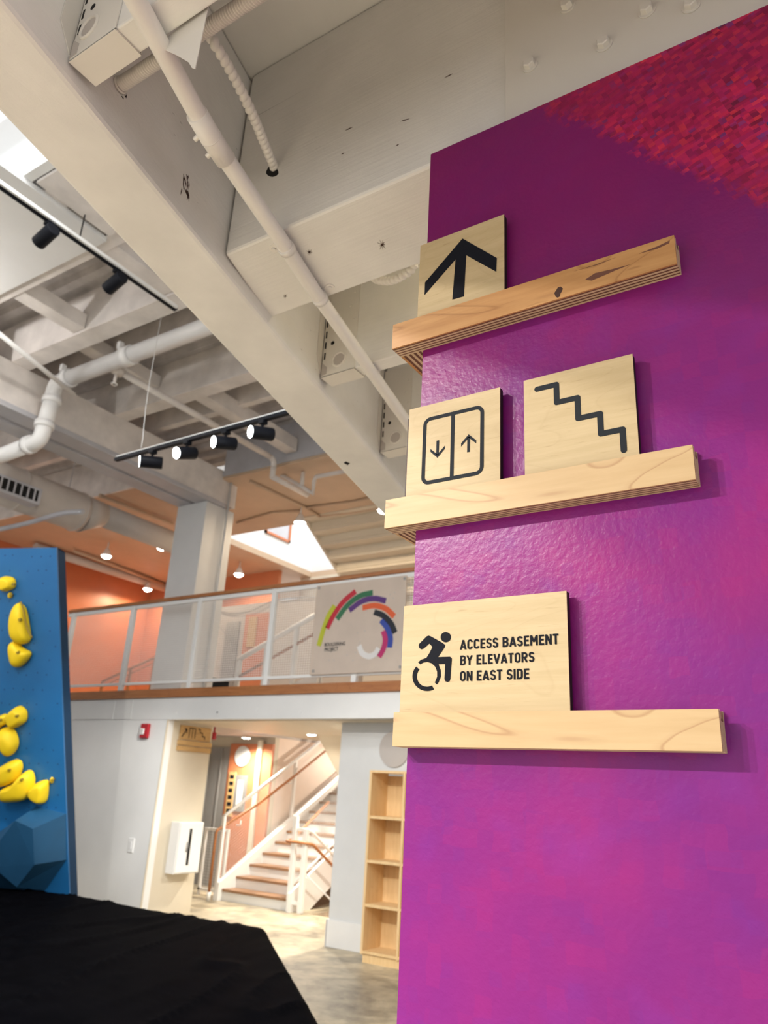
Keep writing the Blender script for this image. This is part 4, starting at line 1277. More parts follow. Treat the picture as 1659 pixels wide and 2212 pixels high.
L_ = A_[2] - dd[2] * 1.2
i = 0
while L_ + i * rise_ < B_[2] - dd[2] * 0.02:
    z = L_ + i * rise_ + 0.10; y = A_[1] - dd[1] * 1.2 - run_ * i
    MB().box(SX0, SX1, y - run_, y, z, z + 0.05).build('tread', 'cream_wall', fs_)
    MB().box(SX0, SX1, y - run_ - 0.012, y - run_ + 0.012, z + 0.05, z + rise_).build('riser', 'cream_wall', fs_)
    i += 1
# walls of the mezzanine room
struct(MB().box(OWX - 0.1, OWX, 7.45, 14.5, MF, UC).build('wall_left', 'orange_wall'), 'orange side wall of the mezzanine room')
struct(MB().box(OWX, -10.83, OBY, OBY + 0.1, MF, UC).build('wall_back', 'orange_wall'), 'orange back wall of the mezzanine room')
struct(MB().box(-10.83, -2.0, OBY + 0.75, OBY + 0.85, MF, UC).build('wall_back', 'cream_wall'), 'pale back wall of the mezzanine room')
struct(MB().box(-11.35, -7.6, 10.95, 11.09, MF, 4.98).build('wall_back', 'grey_wall'), 'grey low wall behind the mesh railing')
struct(MB().box(-10.86, -10.50, 10.92, 10.95, MF, 4.64).build('trim_5', 'elevator_steel'), 'dark strip on the grey wall')
struct(MB().box(-10.34, -9.72, 10.90, 10.95, MF, 4.76).build('door_2', 'orange_wall'), 'orange door on the mezzanine')
c = ony(545, 1365, 10.9)
tag(MB().box(c[0] - 0.10, c[0] + 0.10, 10.87, 10.90, c[2] - 0.30, c[2] + 0.28).box(c[0] - 0.09, c[0] + 0.09, 10.895, 10.90, c[2] - 0.29, c[2] + 0.27).build('door_notice', 'sign_wood', bevel=0.004), 'pale notice on the orange mezzanine door', 'notice')
# stair up from the mezzanine seen through the mesh
us = thing('mezzanine_stair_rail', (-7.0, 9.3, MF), 'white sloping stair rail with a wooden handrail behind the mesh', 'railing')
a_, b_ = ony(515, 1425, 9.3), ony(700, 1318, 9.3)
MB().tube([a_, b_], 0.045, 8).build('top_rail', 'white_metal', us)
MB().tube([a_ + np.array([0.05, 0, -0.28]), b_ + np.array([0.05, 0, -0.28])], 0.025, 8).build('handrail', 'rail_wood', us)
for t in (0.02, 0.35, 0.7, 0.98):
    p = a_ * (1 - t) + b_ * t
    MB().box(p[0] - 0.03, p[0] + 0.03, 9.27, 9.33, MF, p[2]).build('post', 'white_metal', us)
MB().prism([(a_[0] - 0.1, 9.35, MF), (b_[0], 9.35, MF), (b_[0], 9.35, b_[2] - 0.95), (a_[0], 9.35, MF + 0.12)], (0, 0.05, 0)).build('stringer', 'white_metal', us)
sr = thing('wall_stair_rail', (-11.8, 9.6, MF), 'thin sloping stair rail in front of the orange wall', 'railing')
a_, b_ = ony(222, 1472, 9.6), ony(335, 1420, 9.6)
MB().tube([a_, b_], 0.025, 8).build('handrail', 'rail_wood', sr)
MB().tube([a_ + np.array([0.0, 0, -0.10]), b_ + np.array([0.0, 0, -0.10])], 0.012, 6).build('lower_rail', 'rail_wood', sr)
for t in (0.0, 0.55, 1.0):
    p = a_ * (1 - t) + b_ * t
    MB().box(p[0] - 0.02, p[0] + 0.02, 9.58, 9.62, MF, p[2]).build('post', 'rail_wood', sr)
c0_, c1_ = ony(398, 1487, 8.9), ony(472, 1472, 8.9)
bxo = thing('black_bench', ((c0_[0] + c1_[0]) / 2, 9.0, MF), 'low black bench on the mezzanine behind the mesh', 'bench')
MB().box(c0_[0], c1_[0], 8.70, 9.15, MF + 0.12, c1_[2] + 0.05).build('seat', 'black_metal', bxo, bevel=0.02)
for x in (c0_[0] + 0.05, c1_[0] - 0.05):
    MB().box(x - 0.03, x + 0.03, 8.8, 9.1, MF, MF + 0.12).build('leg', 'black_metal', bxo)
cb = thing('hanging_cable', (-8.3, 10.9, 3.6), 'dark slack cable along the grey mezzanine wall', 'cable')
MB().tube(bez([ony(x, y, 10.88) for x, y in ((462, 1318), (500, 1325), (540, 1320), (580, 1302), (620, 1293), (680, 1290))], 6), 0.012, 6).build('cable_run', 'elevator_steel', cb)
MB().tube(bez([ony(x, y, 10.87) for x, y in ((462, 1335), (475, 1355), (495, 1375), (500, 1395))], 6), 0.010, 6).build('cable_tail', 'elevator_steel', cb)

# big column and girder
CX0, CX1, CY0, CY1 = -8.91, -8.28, 7.60, 8.20
colm = thing('column', ((CX0 + CX1) / 2, 7.9, MF), 'square white column rising from the mezzanine to the girder', 'column')
MB().box(CX0, CX1, CY0, CY1, MF, 5.654).build('shaft', 'column_paint', colm, bevel=0.008)
MB().cyl((CX1 + 0.03, 8.02, MF), (CX1 + 0.03, 8.02, 6.14), 0.02, 8).build('wall_conduit', 'column_paint', colm)
gd = thing('roof_girder', ((CX0 + CX1) / 2, 4.0, 5.6), 'deep grey roof girder running onto the white column', 'beam')
GX0, GX1 = -8.91, -8.28
MB().box(GX0, GX1, 1.0, 8.2, 5.72, 6.25).build('girder_body', 'hall_paint', gd, bevel=0.006)
for x0, x1 in ((GX0 - 0.02, GX0 + 0.27), (GX1 - 0.27, GX1 + 0.03)):
    MB().box(x0, x1, 1.0, 7.98, 5.655, 5.72).build('steel_flange', 'hall_steel', gd, bevel=0.004)
MB().box(GX1 + 0.001, GX1 + 0.012, 1.0, 7.98, 5.695, 5.705).build('flange_groove', 'dark_hole', gd)
struct(MB().box(-15.0, GX0, 7.46, 7.5, UC, 6.79).build('wall_back', 'hall_paint'), 'grey fascia above the tan ceiling')
tag(MB().box(GX1 + 0.002, -2.2, 7.86, 8.06, 6.225, 6.795).box(GX1 + 0.002, -2.2, 7.84, 8.08, 6.145, 6.225).build('header_beam', 'hall_steel', bevel=0.004), 'grey steel header beam at the edge of the tan ceiling', 'beam')

# ================================================================== HALL ROOF
RZ = 6.25
DZ = 6.80
# corrugated deck
dk = MB()
y = 2.60
prof = []
while y < 8.6:
    prof += [(y, DZ), (y + 0.10, DZ), (y + 0.14, DZ + 0.06), (y + 0.24, DZ + 0.06)]
    y += 0.28
vs = []; fs = []
for i, (yy_, zz_) in enumerate(prof):
    vs += [(-16, yy_, zz_), (-1.2, yy_, zz_)]
for i in range(len(prof) - 1):
    fs.append((2 * i, 2 * i + 1, 2 * i + 3, 2 * i + 2))
dk.add(vs, fs)
dk = dk.build('ceiling', 'hall_deck'); struct(dk, 'corrugated grey roof deck of the hall')
so = dk.modifiers.new('solid', 'SOLIDIFY'); so.thickness = 0.02; so.offset = 1
jl = ('next to the skylight', 'above the white sprinkler main', 'past the sprinkler main', 'near the header beam')
for i, (ya, yb) in enumerate(((2.66, 2.88), (4.21, 4.45), (5.75, 5.96))):
    tag(MB().box(-15, -1.6, ya, yb, RZ, DZ - 0.002).build('roof_joist', 'hall_paint', bevel=0.004), 'long grey roof joist ' + jl[i], 'joist', 'roof joists over the hall')
tag(MB().box(-15, -1.6, 3.30, 3.44, RZ, DZ - 0.002).build('roof_joist', 'hall_paint', bevel=0.004), 'narrow roof joist at the edge of the white ceiling panel', 'joist')
struct(MB().box(-16, 3.0, -6.0, -0.2, DZ, DZ + 0.05).build('ceiling', 'white_wall'), 'white hall ceiling behind the viewer')
struct(MB().box(-16, -7.4, -0.2, 2.6, DZ, DZ + 0.05).build('ceiling', 'white_wall'), 'white hall ceiling left of the skylight')
struct(MB().box(-4.3, 3.0, -0.2, 2.6, DZ, DZ + 0.05).build('ceiling', 'white_wall'), 'white hall ceiling right of the skylight')
struct(MB().box(-16.1, -16, -6.0, 7.4, 0, DZ).build('wall_left', 'white_wall'), 'white far side wall of the hall')
pur = ('short purlin left of the two track heads', 'short purlin above the end of the black track', 'short purlin behind the branch pipe near the girder', 'short purlin above the four bright spot heads', 'short purlin at the slanting beam beyond the bright spots', 'high short purlin behind the sprinkler pipe', 'short purlin between the grey ceiling panel and the black track')
# short purlins between joists (run the other way)
for i, (x, ya, yb, z0_, z1_) in enumerate(((-7.0, 3.45, 4.20, 6.27, 6.45), (-5.55, 3.45, 4.20, 6.27, 6.45), (-6.9, 5.97, 7.84, 6.27, 6.48), (-5.4, 5.97, 7.84, 6.27, 6.48), (-4.2, 5.97, 7.84, 6.27, 6.48), (-7.55, 4.46, 5.74, 6.45, 6.62), (-5.35, 2.89, 3.29, 6.27, 6.45))):
    tag(MB().box(x - 0.10, x + 0.10, ya, yb, z0_, z1_).build('roof_purlin', 'hall_paint', bevel=0.004), pur[i], 'purlin', 'purlins between roof joists')
tag(MB().box(-13, -1.6, 4.98, 5.08, 6.42, DZ - 0.002).build('roof_joist', 'hall_paint'), 'thin upper joist midway between the wide roof joists', 'joist')
tag(MB().box(-13, -1.6, 6.55, 6.65, 6.42, DZ - 0.002).build('roof_joist', 'hall_paint'), 'thin upper joist by the header beam', 'joist')
# white ceiling panels and the skylight well
struct(MB().box(-15, -5.40, 1.9, 3.31, 6.20, 6.25).build('ceiling', 'white_wall'), 'bright white ceiling panel beside the skylight')
struct(MB().box(-5.34, -4.3, 2.55, 3.29, 6.22, 6.25).build('ceiling', 'hall_paint'), 'grey ceiling panel beside the track')
struct(MB().box(-7.4, -4.3, 2.46, 2.54, 6.25, 7.2).build('wall_back', 'white_wall'), 'white back wall of the skylight well')
struct(MB().box(-7.5, -7.4, 0.0, 2.5, 6.25, 7.2).build('wall_left', 'white_wall'), 'white side wall of the skylight well')

def pipe_thing(name, label, segs, r, mat='pipe_white', fittings=(), cat='pipe'):
    o0 = segs[0][0]
    root = thing(name, o0, label, cat)
    for p in segs:
        MB().tube(p, r, 14).build('pipe_run', mat, root)
    for (p, q, rr) in fittings:
        MB().tube([p, q], rr, 14).build('coupling', mat, root)
    return root
# sprinkler main with its drop
pz = 6.10
P_el = np.array([-7.99, 4.65, pz]); Y4 = 4.65
P_dn = np.array([-8.04, Y4, 5.36])
P_l = ony(-60, 1000, Y4)
el1 = bez([P_el + np.array([0.22, 0, 0]), P_el + np.array([0.05, 0, -0.01]), P_el + np.array([0, 0, -0.08]), P_el + np.array([-0.005, 0, -0.22])], 5)
el2 = bez([P_dn + np.array([0.005, 0, 0.16]), P_dn + np.array([-0.01, 0, 0.03]), P_dn + np.array([-0.10, 0, -0.03]), P_dn + np.array([-0.22, 0, -0.035])], 5)
pm = pipe_thing('sprinkler_main', 'thick white sprinkler pipe with an elbow drop beside the girder',
    [[np.array([-1.8, Y4, pz]), P_el + np.array([0.2, 0, 0])], el1, [P_el + np.array([-0.005, 0, -0.2]), P_dn + np.array([0.005, 0, 0.15])], el2,
     [P_dn + np.array([-0.2, 0, -0.035]), np.array([-9.55, Y4, 5.27])]], 0.095,
    fittings=[(np.array([-6.75, Y4, pz]), np.array([-6.60, Y4, pz]), 0.115), (np.array([-7.80, Y4, pz]), np.array([-7.70, Y4, pz]), 0.115),
              (P_el + np.array([-0.004, 0, -0.20]), P_el + np.array([-0.005, 0, -0.28]), 0.115), (P_dn + np.array([0.004, 0, 0.22]), P_dn + np.array([0.004, 0, 0.14]), 0.118),
              (P_dn + np.array([-0.18, 0, -0.034]), P_dn + np.array([-0.26, 0, -0.036]), 0.115)])
for x in (-6.72, -7.76):
    MB().box(x - 0.025, x + 0.025, Y4 - 0.12, Y4 - 0.06, pz + 0.06, pz + 0.14).build('clamp_bolt', 'pipe_white', pm)
# branch lines
a_, b_ = np.array([-7.08, 4.75, 6.12]), np.array([-7.05, 7.55, 6.12])
br1 = pipe_thing('sprinkler_branch', 'thin branch pipe running from the sprinkler main past the track lights', [[a_, b_], bez([b_, b_ + np.array([0, 0.08, -0.03]), b_ + np.array([0, 0.10, -0.12])], 4), [b_ + np.array([0, 0.10, -0.1]), b_ + np.array([0, 0.10, -0.30])], [b_ + np.array([0, 0.10, -0.28]), b_ + np.array([0.02, 0.9, -0.28])]], 0.042, 'hall_paint',
           fittings=[(a_, a_ + np.array([0, 0.14, 0]), 0.06)])
a_, b_ = onz(-20, 706, 5.93), onz(160, 852, 5.93)
pipe_thing('sprinkler_branch', 'thin white rod crossing in front of the sprinkler elbow', [[a_, b_]], 0.028, 'pipe_white')
h_ = np.array([-7.08, 4.82, 5.93])
sh = MB().cyl(h_, h_ + np.array([0, 0, 0.16]), 0.018, 8).build('sprinkler_head', 'hall_paint', br1)
MB().cyl(h_, h_ + np.array([0, 0, 0.01]), 0.04, 10).build('deflector', 'white_metal', sh)

# round duct
DX, DYZ = -10.0, 5.42
du = thing('air_duct', (DX, 6.0, 5.1), 'round tan spiral duct with a supply grille', 'duct')
zc = 5.40
MB().tube([(DX, 1.5, zc), (DX, 6.6, zc), (DX, 6.66, zc)], 0.30, 28).build('wide_section', 'duct_paint', du)
MB().tube([(DX, 6.64, zc), (DX, 7.05, zc + 0.10)], 0.3, 28, rs=[0.30, 0.19]).build('reducer', 'duct_paint', du)
MB().tube([(DX, 7.04, zc + 0.10), (DX + 0.05, 9.6, zc + 0.06)], 0.185, 24).build('narrow_section', 'duct_paint', du)
for y in (4.6, 5.6, 6.6):
    MB().ring((DX, y, zc), (0, 1, 0), 0.303, 0.012).build('seam', 'duct_paint', du)
gy0, gy1 = 4.85, 5.75
g_ = MB().box(DX + 0.18, DX + 0.40, gy0, gy1, zc - 0.26, zc - 0.02).build('grille_frame', 'hall_steel', du, bevel=0.01)
MB().box(DX + 0.395, DX + 0.402, gy0 + 0.05, gy1 - 0.05, zc - 0.22, zc - 0.06).build('grille_opening', 'dark_hole', g_)
for i in range(8):
    y = gy0 + 0.09 + i * 0.10
    MB().box(DX + 0.40, DX + 0.412, y - 0.012, y + 0.012, zc - 0.22, zc - 0.06).build('grille_vane', 'hall_steel', g_)
for y in (5.0, 6.4):
    MB().cyl((DX, y, zc + 0.3), (DX, y, DZ), 0.006, 6).build('hanger_rod', 'hall_steel', du)
# second level pipes under the tan ceiling
for i, (p, q, lab) in enumerate((((215, 1070), (372, 1132), 'thin brown pipe under the tan ceiling beside the duct'),
                                 ((160, 1190), (352, 1262), 'thin pipe along the top of the orange wall'),)):
    a_, b_ = onz(*p, UC - 0.06), onz(*q, UC - 0.06)
    pipe_thing('ceiling_pipe', lab, [[a_, b_]], 0.035, 'tan_ceiling')
a_, b_ = onz(150, 1205, UC - 0.12), onz(360, 1272, UC - 0.12)
pipe_thing('ceiling_pipe', 'thicker pale pipe just below the top of the orange wall', [[a_ + (a_ - b_) * 0.3, b_ + (b_ - a_) * 0.2]], 0.09, 'duct_paint')
a_ = [onz(x, y, 5.0) for x, y in ((-40, 1152), (60, 1130), (130, 1110), (180, 1105))]
pipe_thing('ceiling_pipe', 'pale bent pipe passing under the duct', [bez(a_, 6)], 0.036, 'hall_steel')
for i, pts in enumerate((((540, 1040), (660, 1097), (690, 1115)), ((512, 1130), (590, 1108), (650, 1104)), ((690, 1115), (760, 1108), (835, 1095)), ((660, 1097), (760, 1085), (805, 1075)))):
    pipe_thing('ceiling_conduit', ('thin conduit running back across the tan ceiling from the column', 'thin conduit from the column to the pendant lamp over the opening', 'thin conduit along the front of the stair opening', 'thin conduit crossing the tan ceiling')[i],
               [[onz(x, y, UC - 0.025) for x, y in pts]], 0.022, 'tan_ceiling', cat='conduit')
for i, pts in enumerate((((600, 1022), (650, 1050), (676, 1066), (678, 1040), (682, 1030), (745, 1018)), ((655, 1020), (652, 1050)))):
    pipe_thing('fire_pipe', ('pale bent fire pipe hanging below the tan ceiling', 'short pale pipe drop below the tan ceiling')[i], [[ony(x, y, 8.15) for x, y in pts]], 0.032, 'hall_paint')
# red smoke alarm and ceiling cage
c = onz(291, 1158, UC - 0.05)
sm = thing('smoke_alarm', (c[0], c[1], UC - 0.10), 'dark red round alarm on the tan ceiling', 'alarm')
MB().cyl((c[0], c[1], UC - 0.002), (c[0], c[1], UC - 0.07), 0.13, 20, 0.11).build('body', 'red_plastic', sm)
MB().cyl((c[0], c[1], UC - 0.07), (c[0], c[1], UC - 0.11), 0.05, 14, 0.04).build('lens', 'char_edge', sm)
c = onz(177, 1128, UC - 0.12)
cg = thing('detector_cage', (c[0], c[1], UC - 0.2), 'small wire cage around a detector on the tan ceiling', 'cage')
for i in range(8):
    t = 2 * math.pi * i / 8
    MB().tube([(c[0] + 0.08 * math.cos(t), c[1] + 0.08 * math.sin(t), UC), (c[0] + 0.08 * math.cos(t), c[1] + 0.08 * math.sin(t), UC - 0.17), (c[0], c[1], UC - 0.20)], 0.006, 5).build('wire', 'rail_wood', cg)

# pendant lamps of the mezzanine room
pl_lab = ('white bell pendant left over the orange room beside the duct pipe', 'white bell pendant close to the column under the duct', 'white bell pendant low against the orange wall',
          'white bell pendant in front of the orange back wall', 'white bell pendant at the front edge of the stair opening', 'white bell pendant beside the pale maple shelf end')
lamps = [onz(x, y, UC - 0.27) for x, y in ((230, 1199), (350, 1181), (319, 1271), (516, 1239), (648, 1127), (829, 1100))]
for i, p in enumerate(lamps):
    d_ = thing('pendant_lamp', (p[0], p[1], p[2] - 0.05), pl_lab[i], 'lamp', 'bell pendants of the mezzanine room')
    x, y, z = p
    MB().tube([(x, y, z + 0.14), (x, y, z + 0.10), (x, y, z + 0.03), (x, y, z - 0.02)], 0.1, 20, rs=[0.03, 0.05, 0.085, 0.105]).build('shade', 'white_metal', d_)
    MB().cyl((x, y, z + 0.13), (x, y, UC), 0.012, 8).build('stem', 'white_metal', d_)
    MB().tube([(x, y, z - 0.015), (x, y, z - 0.05), (x, y, z - 0.075)], 0.09, 18, rs=[0.098, 0.08, 0.03]).build('bulb', 'lamp_glow', d_)
    spot('pendant_light', d_, (x, y, z - 0.10), (x, y, 0), 62, (1.0, 0.78, 0.54), 176, 0.25, 0.08)

# ================================================================== TRACK LIGHTS
def track_head(root, p, aim, lit, L=0.20, r=0.058, power=0, drop=0.09, cone=70):
    p = np.array(p, float); aim = np.array(aim, float); aim /= np.linalg.norm(aim)
    ad = MB().box(p[0] - 0.03, p[0] + 0.03, p[1] - 0.03, p[1] + 0.03, p[2] - 0.03, p[2]).build('adapter', 'black_metal', root)
    MB().cyl(p, p - np.array([0, 0, drop]), 0.012, 8).build('yoke', 'black_metal', ad)
    c = p - np.array([0, 0, drop + r * 0.8])
    a_, b_ = c - aim * L * 0.5, c + aim * L * 0.5
    hd = MB().tube([a_, a_ + aim * 0.01, b_ - aim * 0.005, b_], r, 22, rs=[r * 0.93, r, r, r * 0.97]).build('lamp_head', 'black_metal', root)
    MB().tube([b_ - aim * 0.002, b_ + aim * 0.004], r * 0.86, 20).build('lens', 'spot_glow' if lit else 'elevator_steel', hd)
    if power:
        spot('track_light', root, b_ + aim * 0.02, b_ + aim, power, (1.0, 0.95, 0.88), cone, 0.6, 0.045)
    return hd
# track with unlit-looking heads (aimed away) under the white ceiling panel
T1X, T1Z = -5.30, 5.92
t1 = thing('track_light', (T1X, 3.1, T1Z - 0.3), 'black track running back under the white panel with two heads turned away', 'track light')
MB().box(T1X - 0.022, T1X + 0.022, 0.5, 4.12, T1Z, T1Z + 0.035).build('track_rail', 'black_metal', t1)
MB().box(T1X + 0.022, T1X + 0.045, 0.5, 4.10, T1Z + 0.005, T1Z + 0.035).build('rail_edge', 'white_metal', t1)
for y in (1.2, 3.0):
    MB().cyl((T1X, y, T1Z + 0.03), (T1X, y, 6.22), 0.006, 6).build('hanger', 'black_metal', t1)
for x, y in ((105, 487), (252, 592)):
    p = onp(x, y, (T1X, 0, 0), (1, 0, 0)); yy_ = p[1]
    track_head(t1, (T1X, yy_, T1Z), (-0.95, 0.02, -0.30), False, L=0.21, r=0.06, power=60)
up = thing('fill_uplight', (-8.6, 1.9, 5.2), 'unseen added uplight brightening the white ceiling panel', 'lamp')  # added out of view to brighten the white panel and roof
MB().box(-9.6, -7.6, 1.85, 1.95, 5.20, 5.28).build('housing', 'white_metal', up)
MB().box(-9.58, -7.62, 1.865, 1.935, 5.28, 5.285).build('diffuser', 'lamp_glow', up)
for x in (-9.5, -7.7):
    MB().cyl((x, 1.9, 5.28), (x, 1.9, 6.2), 0.005, 6).build('hanger', 'white_metal', up)
for x in (-9.1, -8.1):
    spot('uplight', up, (x, 1.9, 5.32), (x, 2.0, 7.0), 190, (1.0, 0.97, 0.95), 160, 0.7, 0.1)
# track with four bright heads
T2Y = 4.40; T2Z = 4.60
t2 = thing('track_light', (-5.0, T2Y, T2Z - 0.25), 'black suspended track with four bright spot heads', 'track light')
xl = ony(250, 993, T2Y)[0]
MB().box(xl, -1.7, T2Y - 0.022, T2Y + 0.022, T2Z, T2Z + 0.035).build('track_rail', 'black_metal', t2)
MB().box(xl + 0.02, -1.7, T2Y - 0.018, T2Y + 0.026, T2Z + 0.036, T2Z + 0.046).build('rail_edge', 'white_metal', t2)
for (x, y), aim in (((330, 978), (-0.52, -0.68, -0.08)), ((405, 955), (-0.10, -0.85, -0.32)), ((488, 935), (-0.32, -0.80, -0.18)), ((568, 912), (-0.34, -0.80, -0.16))):
    p = ony(x, y, T2Y)
    track_head(t2, (p[0], T2Y, T2Z), aim, True, L=0.21, r=0.060, power=75, drop=0.07)
MB().tube([ony(305, 968, T2Y), ony(308, 950, T2Y), ony(315, 880, T2Y), ony(322, 830, T2Y)] + [np.array([ony(322, 830, T2Y)[0], T2Y, 6.22])], 0.0035, 6).build('hanger_wire', 'white_metal', t2)
# tracks behind the viewer: one assumed for the mural, the others added fills
def back_track(label, x0, x1, y, z, heads, cone=70):
    t = thing('track_light', ((x0 + x1) / 2, y, z - 0.25), label, 'track light')
    MB().box(x0, x1, y - 0.022, y + 0.022, z, z + 0.035).build('track_rail', 'black_metal', t)
    for x, tgt, pw in heads:
        a_ = np.array(tgt, float) - np.array([x, y, z - 0.1])
        track_head(t, (x, y, z), a_, True, power=pw, cone=cone)
    return t
bt = back_track('assumed unseen black track behind the viewer aimed at the purple wall', -3.6, -1.6, -2.2, 3.9, ((-3.3, (0.10, 0.88, 2.10), 215), (-2.5, (0.05, 0.88, 2.0), 165), (-1.9, (0.25, 0.88, 1.95), 80)))
for x in (-3.4, -1.8):
    MB().cyl((x, -2.2, 3.93), (x, -2.2, DZ), 0.006, 6).build('hanger', 'black_metal', bt)
bt = back_track('added fill track behind the viewer bouncing light off the floor', -2.4, -0.6, -1.2, 3.9, ((-2.2, (-2.0, 0.5, 0), 390), (-1.0, (-1.3, -0.6, 0), 340)))  # added, unseen: floor bounce warms the beam undersides
for x in (-2.3, -0.7):
    MB().cyl((x, -1.2, 3.93), (x, -1.2, DZ), 0.006, 6).build('hanger', 'black_metal', bt)
bt = back_track('added fill track behind the viewer aimed across the crash pad at the white wall', -4.2, -2.6, -0.6, 4.9, ((-4.0, (-9.4, 6.0, 2.2), 210), (-3.4, (-6.2, 8.2, 0.2), 150), (-2.8, (-4.3, 7.3, 0.6), 430)), cone=34)  # added, unseen: fill for the far walls and the bookcase
for x in (-4.1, -2.7):
    MB().cyl((x, -0.6, 4.93), (x, -0.6, DZ), 0.006, 6).build('hanger', 'black_metal', bt)
for x, tg in ((-3.25, (-10.6, 7.3, 0.6)), (-2.75, (-9.7, 7.3, 0.4))):  # two added heads hidden by the beam, fill for the white wall
    track_head(t2, (x, T2Y, T2Z), np.array(tg) - np.array([x, T2Y, T2Z - 0.1]), True, L=0.19, r=0.055, power=460, drop=0.07, cone=25)
struct(MB().box(-1.35, -1.25, 2.4, 14.5, 3.21, DZ + 0.06).build('wall_right', 'white_wall'), 'white upper wall right of the hall')
struct(MB().box(-2.6, -2.5, 7.45, 13.0, 0, MF).build('wall_right', 'cream_wall'), 'cream end wall under the mezzanine')
# assumed corridor downlights, unseen behind the purple wall, added to warm beams and joists
for i, (x, y) in enumerate(((-0.35, 1.28), (-0.30, 1.68), (-0.20, 2.15), (-0.1, 2.9))):
    d_ = thing('assumed_downlight', (x, y, 3.10), ('assumed warm downlight tucked between the cross beam and the first joist', 'assumed warm downlight between the first pair of joists', 'assumed warm downlight between the far pair of joists', 'assumed warm downlight past the joists')[i], 'downlight', 'assumed corridor downlights')
    MB().cyl((x, y, 3.165), (x, y, 3.13), 0.05, 18).build('trim_ring', 'white_metal', d_)
    MB().cyl((x, y, 3.13), (x, y, 3.122), 0.04, 18).build('lens', 'lamp_glow', d_)
    spot('assumed_corridor_light', d_, (x, y, 3.10), (x, y, 0), 3.0, (1.0, 0.80, 0.38), 170, 0.7, 0.04)

# ================================================================== CLIMBING WALL
TH_ = math.radians(20.5)
HV = np.array([math.cos(TH_), math.sin(TH_), 0.0])
BW = onz(150, 1932, 0.35)
TW = onp(122, 1183, BW, HV)
UV = (TW - BW); WLEN = np.linalg.norm(UV); UV = UV / WLEN
NV = np.cross(HV, UV); NV /= np.linalg.norm(NV)         # outward, toward the viewer
if NV @ (EYE - BW) < 0: NV = -NV
bwall = thing('climbing_wall', BW - HV * 1.5, 'blue overhanging climbing wall panel with yellow holds', 'climbing wall')
WW = 3.2
BWe = BW - UV * 0.10
poly = [BWe, TW, TW - HV * WW, BWe - HV * WW]
MB().prism(poly, -NV * 0.018).build('face_panel', 'blue_ply', bwall)
hb = -NV * 0.018
back = np.array([-HV[1], HV[0], 0]) * 0.165
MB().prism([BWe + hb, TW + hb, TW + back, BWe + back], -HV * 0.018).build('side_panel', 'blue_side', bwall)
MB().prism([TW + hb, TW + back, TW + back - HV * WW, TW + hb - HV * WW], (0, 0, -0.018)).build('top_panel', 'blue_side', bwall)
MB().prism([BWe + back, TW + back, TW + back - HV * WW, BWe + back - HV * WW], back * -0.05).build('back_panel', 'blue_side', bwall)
wp = lambda x, y, h=0.0: onp(x, y, BW + NV * h, NV)
tn = MB()
rd = random.Random(11)
for i in range(16):
    for j in range(22):
        if rd.random() < 0.25: continue
        p = TW - HV * (0.08 + i * 0.12 + 0.06 * (j % 2) + rd.uniform(-0.02, 0.02)) - UV * (0.08 + j * 0.17 + rd.uniform(-0.02, 0.02))
        tn.disc_prism(p - NV * 0.001, NV, 0.0085, 0.0018, 8)
tn.build('bolt_hole', 't_nut', bwall)['kind'] = 'stuff'

def hold(label, outline, hgt, bolt=None, skew=(0, 0), sub=2, ridge=None):
    base = [wp(x, y) for x, y in outline]
    c = sum(base) / len(base)
    base = [c + (p - c) * (1.03 if sub > 1 else 1.0) for p in base]
    n = len(base)
    sk = HV * skew[0] + UV * skew[1]
    m = MB()
    rings = [(1.0, 0.0), (1.0, 0.25), (0.93, 0.65), (0.68, 0.93), (0.30, 1.0)] if sub > 1 else [(1.0, 0.0), (0.99, 0.12), (0.97, 0.50), (0.70, 0.96), (0.64, 1.0)]
    vs = []
    for sc, hh in rings:
        for p in base:
            vs.append(c + (p - c) * sc + NV * hgt * hh + sk * hh)
    fs = []
    k_ = len(rings)
    for a_ in range(k_ - 1):
        for i in range(n):
            fs.append((a_ * n + i, a_ * n + (i + 1) % n, (a_ + 1) * n + (i + 1) % n, (a_ + 1) * n + i))
    fs.append(tuple((k_ - 1) * n + i for i in range(n)))
    fs.append(tuple(range(n - 1, -1, -1)))
    m.add(vs, fs, True)
    root = thing('climbing_hold', c, label, 'hold', 'yellow climbing holds')
    o = m.build('hold_body', 'yellow_hold', root, subsurf=sub)
    bm = bmesh.new(); bm.from_mesh(o.data); bmesh.ops.recalc_face_normals(bm, faces=bm.faces); bm.to_mesh(o.data); bm.free()
    if bolt is not None:
        p = wp(*bolt, hgt * 0.97) 
        MB().disc_prism(p - NV * 0.02, NV, 0.016, 0.032, 10).build('bolt', 'hold_bolt', root)
    if ridge is not None:
        MB().tube(bez([wp(x, y, hgt * 0.86) for x, y in ridge], 6), 0.012, 6).build('groove', 'hold_bolt', root)
    return root
def z5(x, y): return (x * 500 / 1659.0, 1150 + y * 550 / 1825.0)
def z7(x, y): return (x * 220 / 608.0, 1150 + y * 800 / 2212.0)
hold('faceted chunky yellow hold, topmost on the blue wall', [z7(*p) for p in ((5, 298), (18, 268), (38, 257), (70, 262), (98, 272), (103, 300), (101, 332), (75, 340), (50, 356), (30, 345), (14, 325))], 0.13, z7(80, 310), sub=1)
hold('tiny round yellow foot chip below the topmost hold', [z7(65 + 13 * math.cos(t), 375 + 19 * math.sin(t)) for t in np.linspace(0, 2 * math.pi, 8, endpoint=False)], 0.04, z7(65, 375))
